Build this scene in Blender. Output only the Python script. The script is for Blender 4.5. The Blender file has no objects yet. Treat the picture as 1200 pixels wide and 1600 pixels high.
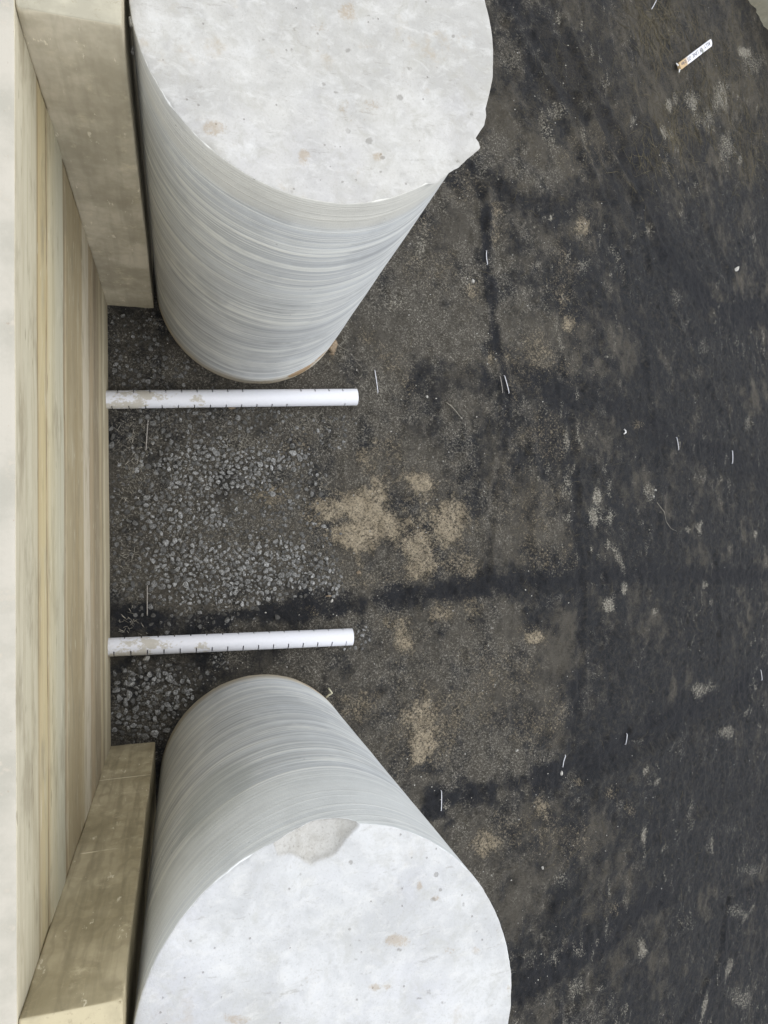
import bpy, bmesh, math, random
import numpy as np
from mathutils import Vector, Matrix
random.seed(7)
SC = bpy.context.scene
COL = SC.collection
PI = math.pi

# ------------------------------------------------------------------ camera model (surveyed from the photograph)
CAM_H, FPX = 4.5, 1085.377
R = np.array([[0.9592788650709351, 0.010419166060039623, -0.28226848922051506],
              [-0.021224823448233832, 0.9991530862817432, -0.035250773654755374],
              [0.2816621485003088, 0.03980642099311128, 0.9586875836005748]])

def ray(px, py):
    d = np.array([(px-600)/FPX, -(py-800)/FPX, -1.0])
    return R @ d

def at_z(px, py, z):
    d = ray(px, py); t = (z-CAM_H)/d[2]
    return np.array([0, 0, CAM_H]) + d*t

def slope(x, y):
    """height of the bed: level by the wall, falling away down a bank to the right, level again far out"""
    x = np.asarray(x, float)
    w = .35
    s = -.50*w*np.logaddexp(0, (x-2.75)/w)
    s2 = .50*.8*np.logaddexp(0, (x-9.5)/.8)
    return s+s2

def G(px, py):
    """point of the bed seen at a photograph position"""
    d = ray(px, py); lo, hi = 2.0, 30.0
    for _ in range(50):
        t = (lo+hi)/2
        P = np.array([0, 0, CAM_H])+d*t
        if P[2] > float(slope(P[0], P[1])): lo = t
        else: hi = t
    return P

# ------------------------------------------------------------------ numpy noise
def vn(x, y, seed=0):
    xi = np.floor(x).astype(np.int64); yi = np.floor(y).astype(np.int64)
    xf = x-xi; yf = y-yi
    u = xf*xf*(3-2*xf); v = yf*yf*(3-2*yf)
    def h(a, b):
        n = (a*374761393 + b*668265263 + seed*2147483647) & 0xffffffff
        n = ((n ^ (n >> 13))*1274126177) & 0xffffffff
        n = n ^ (n >> 16)
        return (n & 0xffff)/65535.0
    return (h(xi, yi)*(1-u)+h(xi+1, yi)*u)*(1-v)+(h(xi, yi+1)*(1-u)+h(xi+1, yi+1)*u)*v

def fbm(x, y, seed=0, oct=4, gain=.5):
    s = 0; a = 1; t = 0
    for i in range(oct):
        s = s+a*vn(x*2**i+17.3*i, y*2**i-9.1*i, seed+i); t += a; a *= gain
    return s/t

def sstep(a, b, x):
    t = np.clip((x-a)/(b-a), 0, 1); return t*t*(3-2*t)

# ------------------------------------------------------------------ scene helpers
def link(o, parent=None):
    COL.objects.link(o)
    if parent is not None: o.parent = parent
    return o

def tag(o, label=None, cat=None, group=None, kind=None):
    if label: o['label'] = label
    if cat: o['category'] = cat
    if group: o['group'] = group
    if kind: o['kind'] = kind
    return o

def mesh_obj(name, verts, faces, mat=None, parent=None, smooth=False):
    me = bpy.data.meshes.new(name)
    me.from_pydata([tuple(map(float, v)) for v in verts], [], [tuple(f) for f in faces])
    me.update()
    if mat:
        for m in (mat if isinstance(mat, (list, tuple)) else [mat]): me.materials.append(m)
    if smooth: me.polygons.foreach_set('use_smooth', [True]*len(me.polygons))
    return link(bpy.data.objects.new(name, me), parent)

def empty(name, loc, rot=None):
    o = bpy.data.objects.new(name, None); o.location = loc
    o.empty_display_size = .1
    if rot is not None: o.rotation_euler = rot
    return link(o)

def grid_mesh(name, P, mat, parent=None, smooth=True, closed_u=False):
    """P: (nu, nv, 3) array -> quad mesh"""
    nu, nv = P.shape[:2]
    idx = np.arange(nu*nv).reshape(nu, nv)
    if closed_u: idx = np.vstack([idx, idx[:1]])
    q = np.stack([idx[:-1, :-1], idx[1:, :-1], idx[1:, 1:], idx[:-1, 1:]], -1).reshape(-1, 4)
    me = bpy.data.meshes.new(name)
    me.vertices.add(nu*nv); me.vertices.foreach_set('co', P.reshape(-1).astype(np.float32))
    me.loops.add(q.size); me.loops.foreach_set('vertex_index', q.reshape(-1).astype(np.int32))
    me.polygons.add(len(q))
    me.polygons.foreach_set('loop_start', np.arange(0, q.size, 4, dtype=np.int32))
    me.polygons.foreach_set('loop_total', np.full(len(q), 4, np.int32))
    me.update(calc_edges=True); me.validate()
    if smooth: me.polygons.foreach_set('use_smooth', np.ones(len(me.polygons), bool))
    me.materials.append(mat)
    return link(bpy.data.objects.new(name, me), parent)

def set_attr(me, name, arr):
    a = me.color_attributes.new(name, 'FLOAT_COLOR', 'POINT')
    out = np.ones((len(me.vertices), 4), np.float32); out[:, :arr.shape[1]] = arr
    a.data.foreach_set('color', out.reshape(-1))

# ------------------------------------------------------------------ node helper
def lin(r, g, b, k=1.0):
    f = lambda c: (c/12.92 if c <= .04045 else ((c+.055)/1.055)**2.4)
    return (f(r/255)*k, f(g/255)*k, f(b/255)*k, 1)

class NT:
    def __init__(s, name):
        s.m = bpy.data.materials.new(name); s.m.use_nodes = True
        s.t = s.m.node_tree; s.t.nodes.clear()
        s.out = s.n('ShaderNodeOutputMaterial'); s.b = s.n('ShaderNodeBsdfPrincipled')
        s.t.links.new(s.b.outputs[0], s.out.inputs[0])
        s.b.inputs['Specular IOR Level'].default_value = .25
        s.geo = s.n('ShaderNodeTexCoord').outputs['Object']
    def n(s, t, **k):
        x = s.t.nodes.new(t)
        for a, b in k.items(): setattr(x, a, b)
        return x
    def put(s, sock, v):
        if isinstance(v, bpy.types.NodeSocket): s.t.links.new(v, sock)
        elif v is not None:
            if sock.type == 'RGBA' and not hasattr(v, '__len__'): v = (v, v, v, 1)
            sock.default_value = v
    def math(s, op, a, b=None, c=None, clamp=False):
        x = s.n('ShaderNodeMath', operation=op, use_clamp=clamp)
        s.put(x.inputs[0], a); s.put(x.inputs[1], b)
        if c is not None: s.put(x.inputs[2], c)
        return x.outputs[0]
    def add(s, a, b): return s.math('ADD', a, b)
    def mul(s, a, b): return s.math('MULTIPLY', a, b)
    def ss(s, a, b, v):
        x = s.n('ShaderNodeMapRange', interpolation_type='SMOOTHSTEP')
        s.put(x.inputs[0], v); x.inputs[1].default_value = a; x.inputs[2].default_value = b
        return x.outputs[0]
    def noise(s, scale, detail=3, rough=.55, vec=None, dist=0):
        x = s.n('ShaderNodeTexNoise'); s.put(x.inputs['Vector'], vec if vec is not None else s.geo)
        x.inputs['Scale'].default_value = scale; x.inputs['Detail'].default_value = detail
        x.inputs['Roughness'].default_value = rough; x.inputs['Distortion'].default_value = dist
        return x.outputs['Fac']
    def vor(s, scale, feature='F1', vec=None, out='Distance'):
        x = s.n('ShaderNodeTexVoronoi', feature=feature); s.put(x.inputs['Vector'], vec if vec is not None else s.geo)
        x.inputs['Scale'].default_value = scale
        return x.outputs[out]
    def mp(s, scale=(1, 1, 1), rot=(0, 0, 0), loc=(0, 0, 0), vec=None):
        x = s.n('ShaderNodeMapping'); s.put(x.inputs[0], vec if vec is not None else s.geo)
        x.inputs['Scale'].default_value = scale; x.inputs['Rotation'].default_value = rot; x.inputs['Location'].default_value = loc
        return x.outputs[0]
    def xyz(s, vec=None):
        x = s.n('ShaderNodeSeparateXYZ'); s.put(x.inputs[0], vec if vec is not None else s.geo)
        return x.outputs
    def comb(s, a, b, c):
        x = s.n('ShaderNodeCombineXYZ')
        for i, v in enumerate((a, b, c)): s.put(x.inputs[i], v)
        return x.outputs[0]
    def mix(s, f, a, b, blend='MIX'):
        x = s.n('ShaderNodeMix', data_type='RGBA', blend_type=blend)
        s.put(x.inputs[0], f); s.put(x.inputs[6], a); s.put(x.inputs[7], b)
        return x.outputs[2]
    def ramp(s, v, stops, interp='LINEAR'):
        x = s.n('ShaderNodeValToRGB'); cr = x.color_ramp; cr.interpolation = interp
        while len(cr.elements) < len(stops): cr.elements.new(.5)
        for e, (p, c) in zip(cr.elements, stops): e.position = p; e.color = c
        s.put(x.inputs[0], v); return x.outputs[0]
    def attr(s, name):
        x = s.n('ShaderNodeAttribute', attribute_name=name)
        q = s.n('ShaderNodeSeparateColor'); s.t.links.new(x.outputs['Color'], q.inputs[0])
        return q.outputs
    def bump(s, h, dist, strength=1, prev=None):
        x = s.n('ShaderNodeBump'); s.put(x.inputs['Height'], h)
        x.inputs['Distance'].default_value = dist; x.inputs['Strength'].default_value = strength
        if prev is not None: s.put(x.inputs['Normal'], prev)
        return x.outputs[0]
    def done(s, col, rough=.9, normal=None):
        s.put(s.b.inputs['Base Color'], col); s.put(s.b.inputs['Roughness'], rough)
        if normal is not None: s.put(s.b.inputs['Normal'], normal)
        return s.m

# ------------------------------------------------------------------ materials
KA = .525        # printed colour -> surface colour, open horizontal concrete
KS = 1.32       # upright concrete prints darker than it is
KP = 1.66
KW = .80

def mat_ground():
    s = NT('geotextile')
    a = s.attr('dirt_a'); b = s.attr('dirt_b')
    sand, dust, clean = a[0], a[1], a[2]
    fleck, grass, grit = b[0], b[1], b[2]
    nm = s.noise(9, 5, .6); nf = s.noise(70, 4, .7); nv = s.noise(190, 3, .7); nw = s.noise(120, 2, .65)
    warp = s.n('ShaderNodeVectorMath', operation='ADD')
    nc = s.n('ShaderNodeTexNoise'); nc.inputs['Scale'].default_value = 6; nc.inputs['Detail'].default_value = 3
    s.put(nc.inputs['Vector'], s.geo)
    sc = s.n('ShaderNodeVectorMath', operation='SCALE'); s.put(sc.inputs[0], nc.outputs['Color']); sc.inputs['Scale'].default_value = .05
    s.put(warp.inputs[0], s.geo); s.put(warp.inputs[1], sc.outputs[0])
    X, Y, Z = s.xyz(warp.outputs[0])
    k = 2*PI/.031
    w1 = s.math('SINE', s.mul(s.add(X, Y), k*.75)); w2 = s.math('SINE', s.mul(s.math('SUBTRACT', X, Y), k*.75))
    weave = s.mul(s.add(w1, 1), s.mul(s.add(w2, 1), .25))           # 0..1
    fab = s.mix(nv, (.007, .0076, .009, 1), (.034, .0365, .042, 1))
    cav = s.noise(26, 5, .68, dist=.6); cav2 = s.noise(11, 4, .6, vec=s.mp(loc=(8, 2, 4)))
    fab = s.mix(s.mul(s.ss(.48, .66, cav), .75), fab, s.mix(nv, (.030, .028, .025, 1), (.078, .072, .063, 1)))
    fab = s.mix(s.mul(s.ss(.52, .66, cav2), .6), fab, s.mix(nw, (.008, .008, .0085, 1), (.019, .019, .020, 1)))
    fab = s.mix(s.mul(clean, .75), fab, s.mix(nv, (.009, .010, .0135, 1), (.021, .0225, .028, 1)))
    dm = s.ss(.25, 1.05, s.add(s.add(dust, s.mul(s.math('SUBTRACT', nm, .5), 1.3)), s.mul(s.math('SUBTRACT', nf, .5), 1.0)))
    col = s.mix(s.mul(dm, .85), fab, s.mix(nv, (.024, .022, .018, 1), (.155, .141, .117, 1)))
    col = s.mix(s.mul(grass, s.ss(.35, .7, nf)), col, (.075, .064, .043, 1))
    # pale grit caught in the weave
    gm = s.mul(s.ss(.50, .60, s.add(s.mul(s.add(nv, nw), .5), s.mul(s.math('SUBTRACT', nf, .5), .55))), s.ss(.28, 1.0, s.add(grit, s.add(s.mul(s.math('SUBTRACT', nm, .5), 2.0), s.mul(s.math('SUBTRACT', s.noise(28, 4, .65), .5), 1.4)))))
    gm = s.mul(gm, s.add(.60, s.mul(weave, .55)))
    col = s.mix(s.math('MINIMUM', gm, .9), col, s.mix(s.ss(.5, .7, nf), (.25, .235, .205, 1), (.36, .345, .305, 1)))
    # pale dried patches
    fm = s.mul(s.ss(.26, .85, s.add(fleck, s.add(s.mul(s.math('SUBTRACT', nf, .5), 2.0), s.mul(s.math('SUBTRACT', nw, .5), 1.8)))), s.ss(.0, .2, fleck))
    col = s.mix(s.mul(fm, .8), col, s.mix(s.ss(.45, .62, nf), (.20, .185, .155, 1), (.42, .40, .34, 1)))
    # thick sand
    ne = s.noise(24, 5, .7, vec=s.mp(loc=(1, 6, 2)))
    sm = s.mul(s.ss(.24, .92, s.add(s.add(s.add(sand, s.mul(s.math('SUBTRACT', ne, .5), 1.5)), s.mul(s.math('SUBTRACT', weave, .4), .20)), s.add(s.mul(s.math('SUBTRACT', nf, .5), 1.7), s.mul(s.math('SUBTRACT', nv, .5), 1.8)))), s.ss(0, .15, sand))
    tan = s.mix(nm, (.335, .278, .192, 1), (.45, .39, .29, 1))
    tan = s.mix(s.mul(s.ss(.52, .62, s.noise(85, 3, .7, vec=s.mp(loc=(3, 3, 3)))), .8), tan, (.085, .070, .052, 1))
    tan = s.mix(s.mul(s.ss(.56, .66, nv), .6), tan, (.54, .48, .39, 1))
    col = s.mix(s.mul(sm, .9), col, tan)
    cr = s.noise(20, 5, .62, dist=.5); cr2 = s.noise(48, 4, .65, dist=.3)
    n0 = s.bump(s.add(s.mul(cr, 1.0), s.mul(cr2, .5)), .06, .9)
    h = s.add(s.add(s.mul(nf, .7), s.mul(sm, .5)), s.add(s.mul(nv, .5), s.mul(weave, s.mul(dm, .2))))
    n1 = s.bump(h, .014, 1.0, n0)
    return s.done(col, .95, n1)

def mat_conc_top(name, tint, stain):
    s = NT(name)
    a = s.attr('stain')
    n1 = s.noise(3.2, 6, .62, dist=.4); n2 = s.noise(22, 5, .65); n3 = s.noise(140, 3, .6); n4 = s.noise(7.5, 5, .7)
    col = s.mix(s.ss(.36, .64, n1), lin(*[c*.90 for c in tint], KA), lin(*tint, KA))
    col = s.mix(s.mul(s.ss(.45, .68, s.noise(2.1, 4, .6, vec=s.mp(loc=(9, 3, 1)))), .35), col, lin(tint[0]*.93, tint[1]*.93, tint[2]*.97, KA))
    col = s.mix(s.mul(s.ss(.5, .72, n2), .5), col, lin(*[c*.86 for c in tint], KA))
    col = s.mix(s.mul(s.ss(.50, .72, n4), .5), col, lin(246, 247, 246, KA))
    col = s.mix(s.mul(s.ss(.52, .8, n3), .35), col, lin(172, 168, 158, KA))
    col = s.mix(s.mul(s.ss(.57, .75, s.noise(5.3, 5, .7, vec=s.mp(loc=(4, 7, 2)))), stain), col, lin(196, 176, 142, KA))
    sc1 = s.noise(11, 6, .75, dist=.6, vec=s.mp(loc=(2, 8, 5)))
    col = s.mix(s.mul(s.ss(.46, .70, sc1), .6), col, lin(tint[0]*.87, tint[1]*.865, tint[2]*.84, KA))
    sc2 = s.noise(15, 6, .75, dist=.5, vec=s.mp((1, 1.6, 1), (0, 0, .5), (5, 1, 3)))
    col = s.mix(s.mul(s.ss(.48, .70, sc2), .45), col, lin(250, 250, 248, KA))
    sc3 = s.noise(34, 5, .75, vec=s.mp((.35, 1.3, 1), (0, 0, -.6)))
    col = s.mix(s.mul(s.ss(.60, .68, sc3), .35), col, lin(168, 164, 156, KA))
    # bug holes: sparse round pits
    vd = s.vor(17); vc = s.n('ShaderNodeTexVoronoi'); vc.inputs['Scale'].default_value = 17
    s.put(vc.inputs['Vector'], s.geo)
    pick = s.ss(.945, .965, s.xyz(vc.outputs['Color'])[0])
    rad = s.mul(s.xyz(vc.outputs['Color'])[1], .13)
    pit = s.mul(pick, s.math('SUBTRACT', 1, s.ss(-.03, .05, s.math('SUBTRACT', s.add(vd, s.mul(s.math('SUBTRACT', n3, .5), .12)), rad))))
    col = s.mix(s.mul(pit, .45), col, lin(135, 130, 120, KA))
    vd2 = s.n('ShaderNodeTexVoronoi'); vd2.inputs['Scale'].default_value = 60; s.put(vd2.inputs['Vector'], s.geo)
    p2 = s.mul(s.ss(.95, .97, s.xyz(vd2.outputs['Color'])[0]), s.math('SUBTRACT', 1, s.ss(.12, .26, vd2.outputs['Distance'])))
    col = s.mix(s.mul(p2, .42), col, lin(128, 120, 108, KA))
    # surveyed stains and bare broken aggregate
    sm = s.ss(.25, .8, s.add(a[0], s.add(s.mul(s.math('SUBTRACT', n2, .5), 1.5), s.mul(s.math('SUBTRACT', n3, .5), .9))))
    col = s.mix(s.mul(s.mul(sm, s.ss(.0, .1, a[0])), .42), col, lin(184, 158, 118, KA))
    dk = s.mul(s.ss(.3, .8, s.add(a[1], s.mul(s.math('SUBTRACT', n3, .5), .8))), .5)
    col = s.mix(dk, col, lin(138, 134, 126, KA))
    agg = s.mix(s.ss(.4, .7, n2), lin(226, 225, 221, KA), lin(208, 206, 200, KA))
    agg = s.mix(s.mul(s.ss(.5, .75, n3), .45), agg, lin(160, 155, 146, KA))
    col = s.mix(a[2], col, agg)
    h = s.add(s.mul(n2, .5), s.math('SUBTRACT', s.mul(n3, .35), s.add(s.mul(pit, 1.2), p2)))
    h = s.add(h, s.mul(s.mul(a[2], n2), 1.5))
    return s.done(col, .9, s.bump(h, .005, .55))

def mat_conc_side(name, ztop, band, bandcol, light, mid, dark, tilt, stainspot=None):
    s = NT(name)
    X, Y, Z = s.xyz()
    low = s.noise(1.6, 3, .5); med = s.noise(5, 4, .6)
    w = s.add(s.add(Z, s.add(s.mul(X, tilt[0]), s.mul(Y, tilt[1]))), s.mul(s.noise(1.1, 2, .5), .10))
    def rings(freq, det, seed):
        return s.noise(1, det, .6, vec=s.comb(s.mul(X, .8), s.add(s.mul(Y, .8), seed), s.mul(w, freq)))
    r1, r2, r3 = rings(9, 3, 0), rings(38, 3, 5), rings(110, 2, 11)
    col = s.mix(s.ss(.30, .70, r1), lin(*dark, KS), lin(*mid, KS))
    col = s.mix(s.mul(s.ss(.45, .70, r2), .35), col, lin(*light, KS))
    sm_ = s.noise(2.6, 6, .68, vec=s.mp(loc=(7, 2, 9)))
    col = s.mix(s.mul(s.ss(.42, .66, sm_), .45), col, lin(*[c*.86 for c in mid], KS))
    cloud = s.noise(9, 5, .7, vec=s.mp(loc=(1, 5, 3)))
    col = s.mix(s.mul(s.ss(.50, .72, cloud), .30), col, lin(*[min(255, c*1.10) for c in mid], KS))
    brk = s.ss(.44, .56, s.noise(2.4, 4, .6, vec=s.mp(loc=(3, 1, 2))))
    def crisp(freq, lvl, wid, seed, amt, c):
        q = s.noise(1, 1, .4, vec=s.comb(s.mul(X, .35), s.add(s.mul(Y, .35), seed), s.mul(w, freq)))
        ln = s.math('SUBTRACT', 1, s.ss(.0, wid, s.math('ABSOLUTE', s.math('SUBTRACT', q, lvl))))
        return s.mix(s.mul(ln, amt), col, c), ln
    pale = lin(210, 211, 207, KS*.86)
    col, l1 = crisp(11, .52, .030, 23, .55, pale)
    col, l2 = crisp(24, .56, .060, 31, s.add(.12, s.mul(brk, .40)), pale)
    col, l3 = crisp(46, .60, .07, 47, s.add(.12, s.mul(brk, .5)), pale)
    col, l5 = crisp(38, .44, .06, 61, .4, pale)
    col, l4 = crisp(30, .42, .08, 53, s.add(.05, s.mul(s.math('SUBTRACT', 1, brk), .32)), lin(*[c*.76 for c in dark], KS))
    scr = s.noise(1, 3, .6, vec=s.comb(s.mul(X, 5), s.mul(Y, 5), s.mul(w, 150)))
    col = s.mix(s.mul(s.ss(.64, .70, scr), .40), col, pale)
    vp = s.n('ShaderNodeTexVoronoi'); vp.inputs['Scale'].default_value = 26; s.put(vp.inputs['Vector'], s.geo)
    hole = s.mul(s.ss(.93, .95, s.xyz(vp.outputs['Color'])[0]), s.math('SUBTRACT', 1, s.ss(.05, .13, vp.outputs['Distance'])))
    col = s.mix(s.mul(hole, .55), col, lin(96, 96, 92, KS))
    # top collar cast smooth
    bm = s.ss(ztop-band-.02, ztop-band+.03, s.add(w, s.mul(s.math('SUBTRACT', low, .5), .06)))
    col = s.mix(s.mul(bm, s.add(.50, s.mul(s.ss(.35, .65, low), .35))), col, s.mix(s.ss(.35, .7, med), lin(*bandcol, KS), lin(*[c*.93 for c in bandcol], KS)))
    # sandy foot
    a = s.attr('stain')
    foot = s.math('SUBTRACT', 1, s.ss(.0, .16, s.add(Z, s.mul(s.math('SUBTRACT', med, .5), .15))))
    col = s.mix(s.mul(foot, .6), col, lin(178, 162, 130, KS))
    sm = s.ss(.3, .75, s.add(a[0], s.add(s.mul(s.math('SUBTRACT', med, .5), .8), s.mul(s.math('SUBTRACT', s.noise(60, 3), .5), .9))))
    col = s.mix(s.mul(s.mul(sm, s.ss(0, .12, a[0])), .8), col, lin(140, 112, 74, KS))
    col = s.mix(s.mul(s.ss(.1, .9, a[1]), .45), col, lin(140, 144, 142, KS))  # grey patches on the side, including a painted soft shadow
    fine = s.noise(180, 2, .6)
    col = s.mix(s.mul(s.ss(.55, .8, fine), .15), col, lin(120, 118, 112, KS))
    h = s.math('SUBTRACT', s.add(s.add(s.mul(l1, .3), s.mul(l2, .3)), s.add(s.mul(cloud, .25), s.mul(fine, .35))), hole)
    s.b.inputs['Specular IOR Level'].default_value = .12
    return s.done(col, .95, s.bump(h, .005, .5))

WX = -.411                      # face of the wall
def zwall(px):                  # height on the wall face seen at photo column px (mid height of the picture)
    d = ray(px, 850); t = (WX-0)/d[0]; return CAM_H+d[2]*t

def mat_wall_face(name, zs):
    """board-marked face: zs = [(height, rgb)] bands read off the wall"""
    s = NT(name)
    X, Y, Z = s.xyz()
    wob = s.mul(s.math('SUBTRACT', s.noise(.9, 3, .5, vec=s.comb(0, Y, 0)), .5), .012)
    v = s.math('DIVIDE', s.add(s.add(Z, wob), .1), 2.7)
    zs = sorted(zs)
    col = s.ramp(v, [((z+.1)/2.7, lin(*[.92*q+.08*m_ for q, m_ in zip(c, (186, 174, 146))], KW*1.02)) for z, c in zs])
    st = s.noise(1, 4, .6, vec=s.comb(X, s.mul(Y, .8), s.mul(Z, 55)))
    st2 = s.noise(1, 3, .6, vec=s.comb(X, s.mul(Y, 3.5), s.mul(Z, 22)))
    col = s.mix(s.mul(s.ss(.5, .75, st), .35), col, lin(150, 134, 100, KW))
    col = s.mix(s.mul(s.ss(.52, .72, st2), .35), col, lin(212, 207, 186, KW))
    bz_ = s.noise(1, 4, .6, vec=s.comb(X, s.mul(Y, 1.1), s.mul(Z, 9)))
    col = s.mix(s.mul(s.ss(.40, .62, bz_), .22), col, lin(198, 190, 166, KW*1.02))
    col = s.mix(s.mul(s.ss(.50, .68, s.noise(1, 4, .65, vec=s.comb(s.add(X, 3), s.mul(Y, 2.2), s.mul(Z, 11)))), .3), col, lin(150, 137, 108, KW))
    bl = s.noise(3, 4, .65, vec=s.comb(X, s.mul(Y, 1.2), s.mul(Z, 3)))
    col = s.mix(s.mul(s.ss(.50, .70, bl), .5), col, lin(148, 138, 116, KW))
    sp = s.noise(1, 2, .5, vec=s.comb(X, s.mul(Y, 9), s.mul(Z, 70)))
    col = s.mix(s.mul(s.ss(.68, .74, sp), .6), col, lin(226, 220, 198, KW))
    col = s.mix(s.mul(s.ss(.70, .76, s.noise(1, 2, .5, vec=s.comb(s.add(X, 5), s.mul(Y, 8), s.mul(Z, 60)))), .6), col, lin(108, 96, 74, KW))
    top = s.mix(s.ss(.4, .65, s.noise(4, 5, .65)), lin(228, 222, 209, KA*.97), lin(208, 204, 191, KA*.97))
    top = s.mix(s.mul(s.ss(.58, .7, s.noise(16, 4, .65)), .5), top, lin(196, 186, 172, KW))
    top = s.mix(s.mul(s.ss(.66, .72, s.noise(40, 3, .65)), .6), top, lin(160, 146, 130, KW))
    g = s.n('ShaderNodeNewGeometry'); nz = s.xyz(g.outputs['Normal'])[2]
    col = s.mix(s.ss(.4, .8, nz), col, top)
    jl = None
    for zj, wj, aj in ((zwall(62), .004, .75), (zwall(76), .005, .55), (zwall(100.5), .005, .6), (zwall(107), .006, .4), (zwall(131), .005, .4), (zwall(141), .007, .6), (zwall(148), .006, .5), (zwall(156.5), .007, .5)):
        wz = s.mul(s.math('SUBTRACT', s.noise(1, 4, .6, vec=s.comb(zj*7, s.mul(Y, 1.6), 0)), .5), .03)
        ln = s.math('SUBTRACT', 1, s.ss(wj*.3, wj*1.3, s.math('ABSOLUTE', s.math('SUBTRACT', s.add(Z, wz), zj))))
        ln = s.mul(ln, s.ss(.36, .58, s.noise(1, 3, .6, vec=s.comb(zj*9, s.mul(Y, 2.6), 3))))
        col = s.mix(s.mul(ln, aj), col, lin(112, 98, 72, KW))
        jl = ln if jl is None else s.math('MAXIMUM', jl, ln)
    g3 = s.n('ShaderNodeNewGeometry'); col = s.mix(s.ss(.4, .8, s.xyz(g3.outputs['Normal'])[2]), col, top)
    h = s.math('SUBTRACT', s.add(s.mul(st, .5), s.mul(s.noise(120, 3, .6), .25)), jl)
    return s.done(col, .85, s.bump(h, .006, .5))

def mat_pier(name, c1, c2, grainy, topc):
    s = NT(name)
    X, Y, Z = s.xyz()
    d = s.noise(2.2, 3, .5, vec=s.comb(s.mul(X, 2.2), 0, s.mul(Z, .8)))
    g1 = s.noise(1, 4, .6, vec=s.comb(s.mul(X, 26), 0, s.mul(Z, 1.3)), dist=.3)
    rings = s.math('SINE', s.mul(s.add(d, s.mul(X, .5)), 60))
    col = s.mix(s.ss(.36, .64, s.noise(2.6, 5, .65)), lin(*c1, KP), lin(*[c*.93 for c in c2], KP))
    col = s.mix(s.mul(s.ss(.52, .70, s.noise(5, 5, .7, vec=s.mp((1, 1, .5), (0, 0, 0), (3, 3, 3)))), .28), col, lin(*[c*.84 for c in c2], KP))
    col = s.mix(s.mul(s.ss(.1, 1, rings), .22*grainy), col, lin(*[c*.72 for c in c2], KP))
    col = s.mix(s.mul(s.ss(.45, .7, g1), .42*grainy+.12), col, lin(*[c*.78 for c in c2], KP))
    col = s.mix(s.mul(s.ss(.54, .74, s.noise(9, 6, .72)), .38), col, lin(188, 178, 152, KP))
    col = s.mix(s.mul(s.ss(.64, .70, s.noise(30, 4, .7, vec=s.mp((1, 1, .35)))), .35), col, lin(205, 198, 178, KP))
    # darker foot and horizontal pour lines
    foot = s.math('SUBTRACT', 1, s.ss(.02, .30, s.add(Z, s.mul(s.math('SUBTRACT', s.noise(6, 4), .5), .3))))
    col = s.mix(s.mul(foot, .35), col, lin(120, 112, 92, KP))
    for zz in (() if grainy < .5 else (.62, 1.5)):
        ln = s.math('SUBTRACT', 1, s.ss(.002, .007, s.math('ABSOLUTE', s.math('SUBTRACT', s.add(Z, s.mul(s.noise(7, 3), .02)), zz))))
        col = s.mix(s.mul(s.mul(ln, s.ss(.45, .6, s.noise(6, 3, vec=s.mp(loc=(1, 4, zz))))), .6), col, lin(196, 188, 164, KP))
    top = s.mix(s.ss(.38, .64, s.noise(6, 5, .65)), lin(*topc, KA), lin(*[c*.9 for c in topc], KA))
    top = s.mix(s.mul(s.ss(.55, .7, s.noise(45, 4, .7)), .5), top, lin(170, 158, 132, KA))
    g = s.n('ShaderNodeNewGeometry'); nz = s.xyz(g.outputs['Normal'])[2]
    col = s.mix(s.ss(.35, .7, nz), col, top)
    return s.done(col, .85, s.bump(s.add(s.mul(g1, .3*grainy), s.mul(s.noise(90, 4, .65), .35)), .006, .5))

def mat_pipe():
    s = NT('white_pvc')
    X, Y, Z = s.xyz()
    n = s.noise(9, 5, .7, vec=s.mp((.55, 1, 1))); f = s.noise(60, 4, .65)
    near = s.math('SUBTRACT', 1, s.ss(.0, .75, X))
    m = s.ss(.60, .68, s.add(n, s.add(s.mul(near, .13), s.mul(s.math('SUBTRACT', f, .5), .25))))
    rim = s.math('SUBTRACT', 1, s.ss(.0, .16, s.add(X, s.mul(s.math('SUBTRACT', n, .5), .2))))
    m = s.math('MAXIMUM', m, s.mul(rim, s.ss(.35, .6, f)))
    col = s.mix(s.mul(s.ss(.45, .7, f), .25), (.62, .635, .69, 1), (.56, .57, .61, 1))
    col = s.mix(s.mul(m, .75), col, s.mix(f, (.30, .27, .20, 1), (.45, .42, .35, 1)))
    s.b.inputs['Specular IOR Level'].default_value = .4
    return s.done(col, s.mix(m, .45, .9))

def mat_stone(name, lo, hi, sat=(1, 1, 1), fabric=True):
    s = NT(name)
    a = s.attr('tone')
    n = s.noise(130, 4, .75); c = s.noise(45, 3, .6)
    col = s.mix(s.ss(.35, .65, n), tuple(lo*k for k in sat)+(1,), tuple(hi*k for k in sat)+(1,))
    col = s.mix(s.mul(s.ss(.50, .58, c), .5), col, tuple(lo*.6*k for k in sat)+(1,))
    if fabric:
        col = s.mix(a[0], (.05, .049, .046, 1), col)
    return s.done(col, .9, s.bump(s.add(n, c), .008, .9))

def mat_plain(name, c, rough=.6, metal=0, var=.25, scale=40):
    s = NT(name)
    n = s.noise(scale, 4, .65)
    col = s.mix(s.ss(.3, .7, n), tuple(v*(1-var) for v in c)+(1,), tuple(c)+(1,))
    s.b.inputs['Metallic'].default_value = metal
    return s.done(col, rough, s.bump(n, .002, .4))

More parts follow.
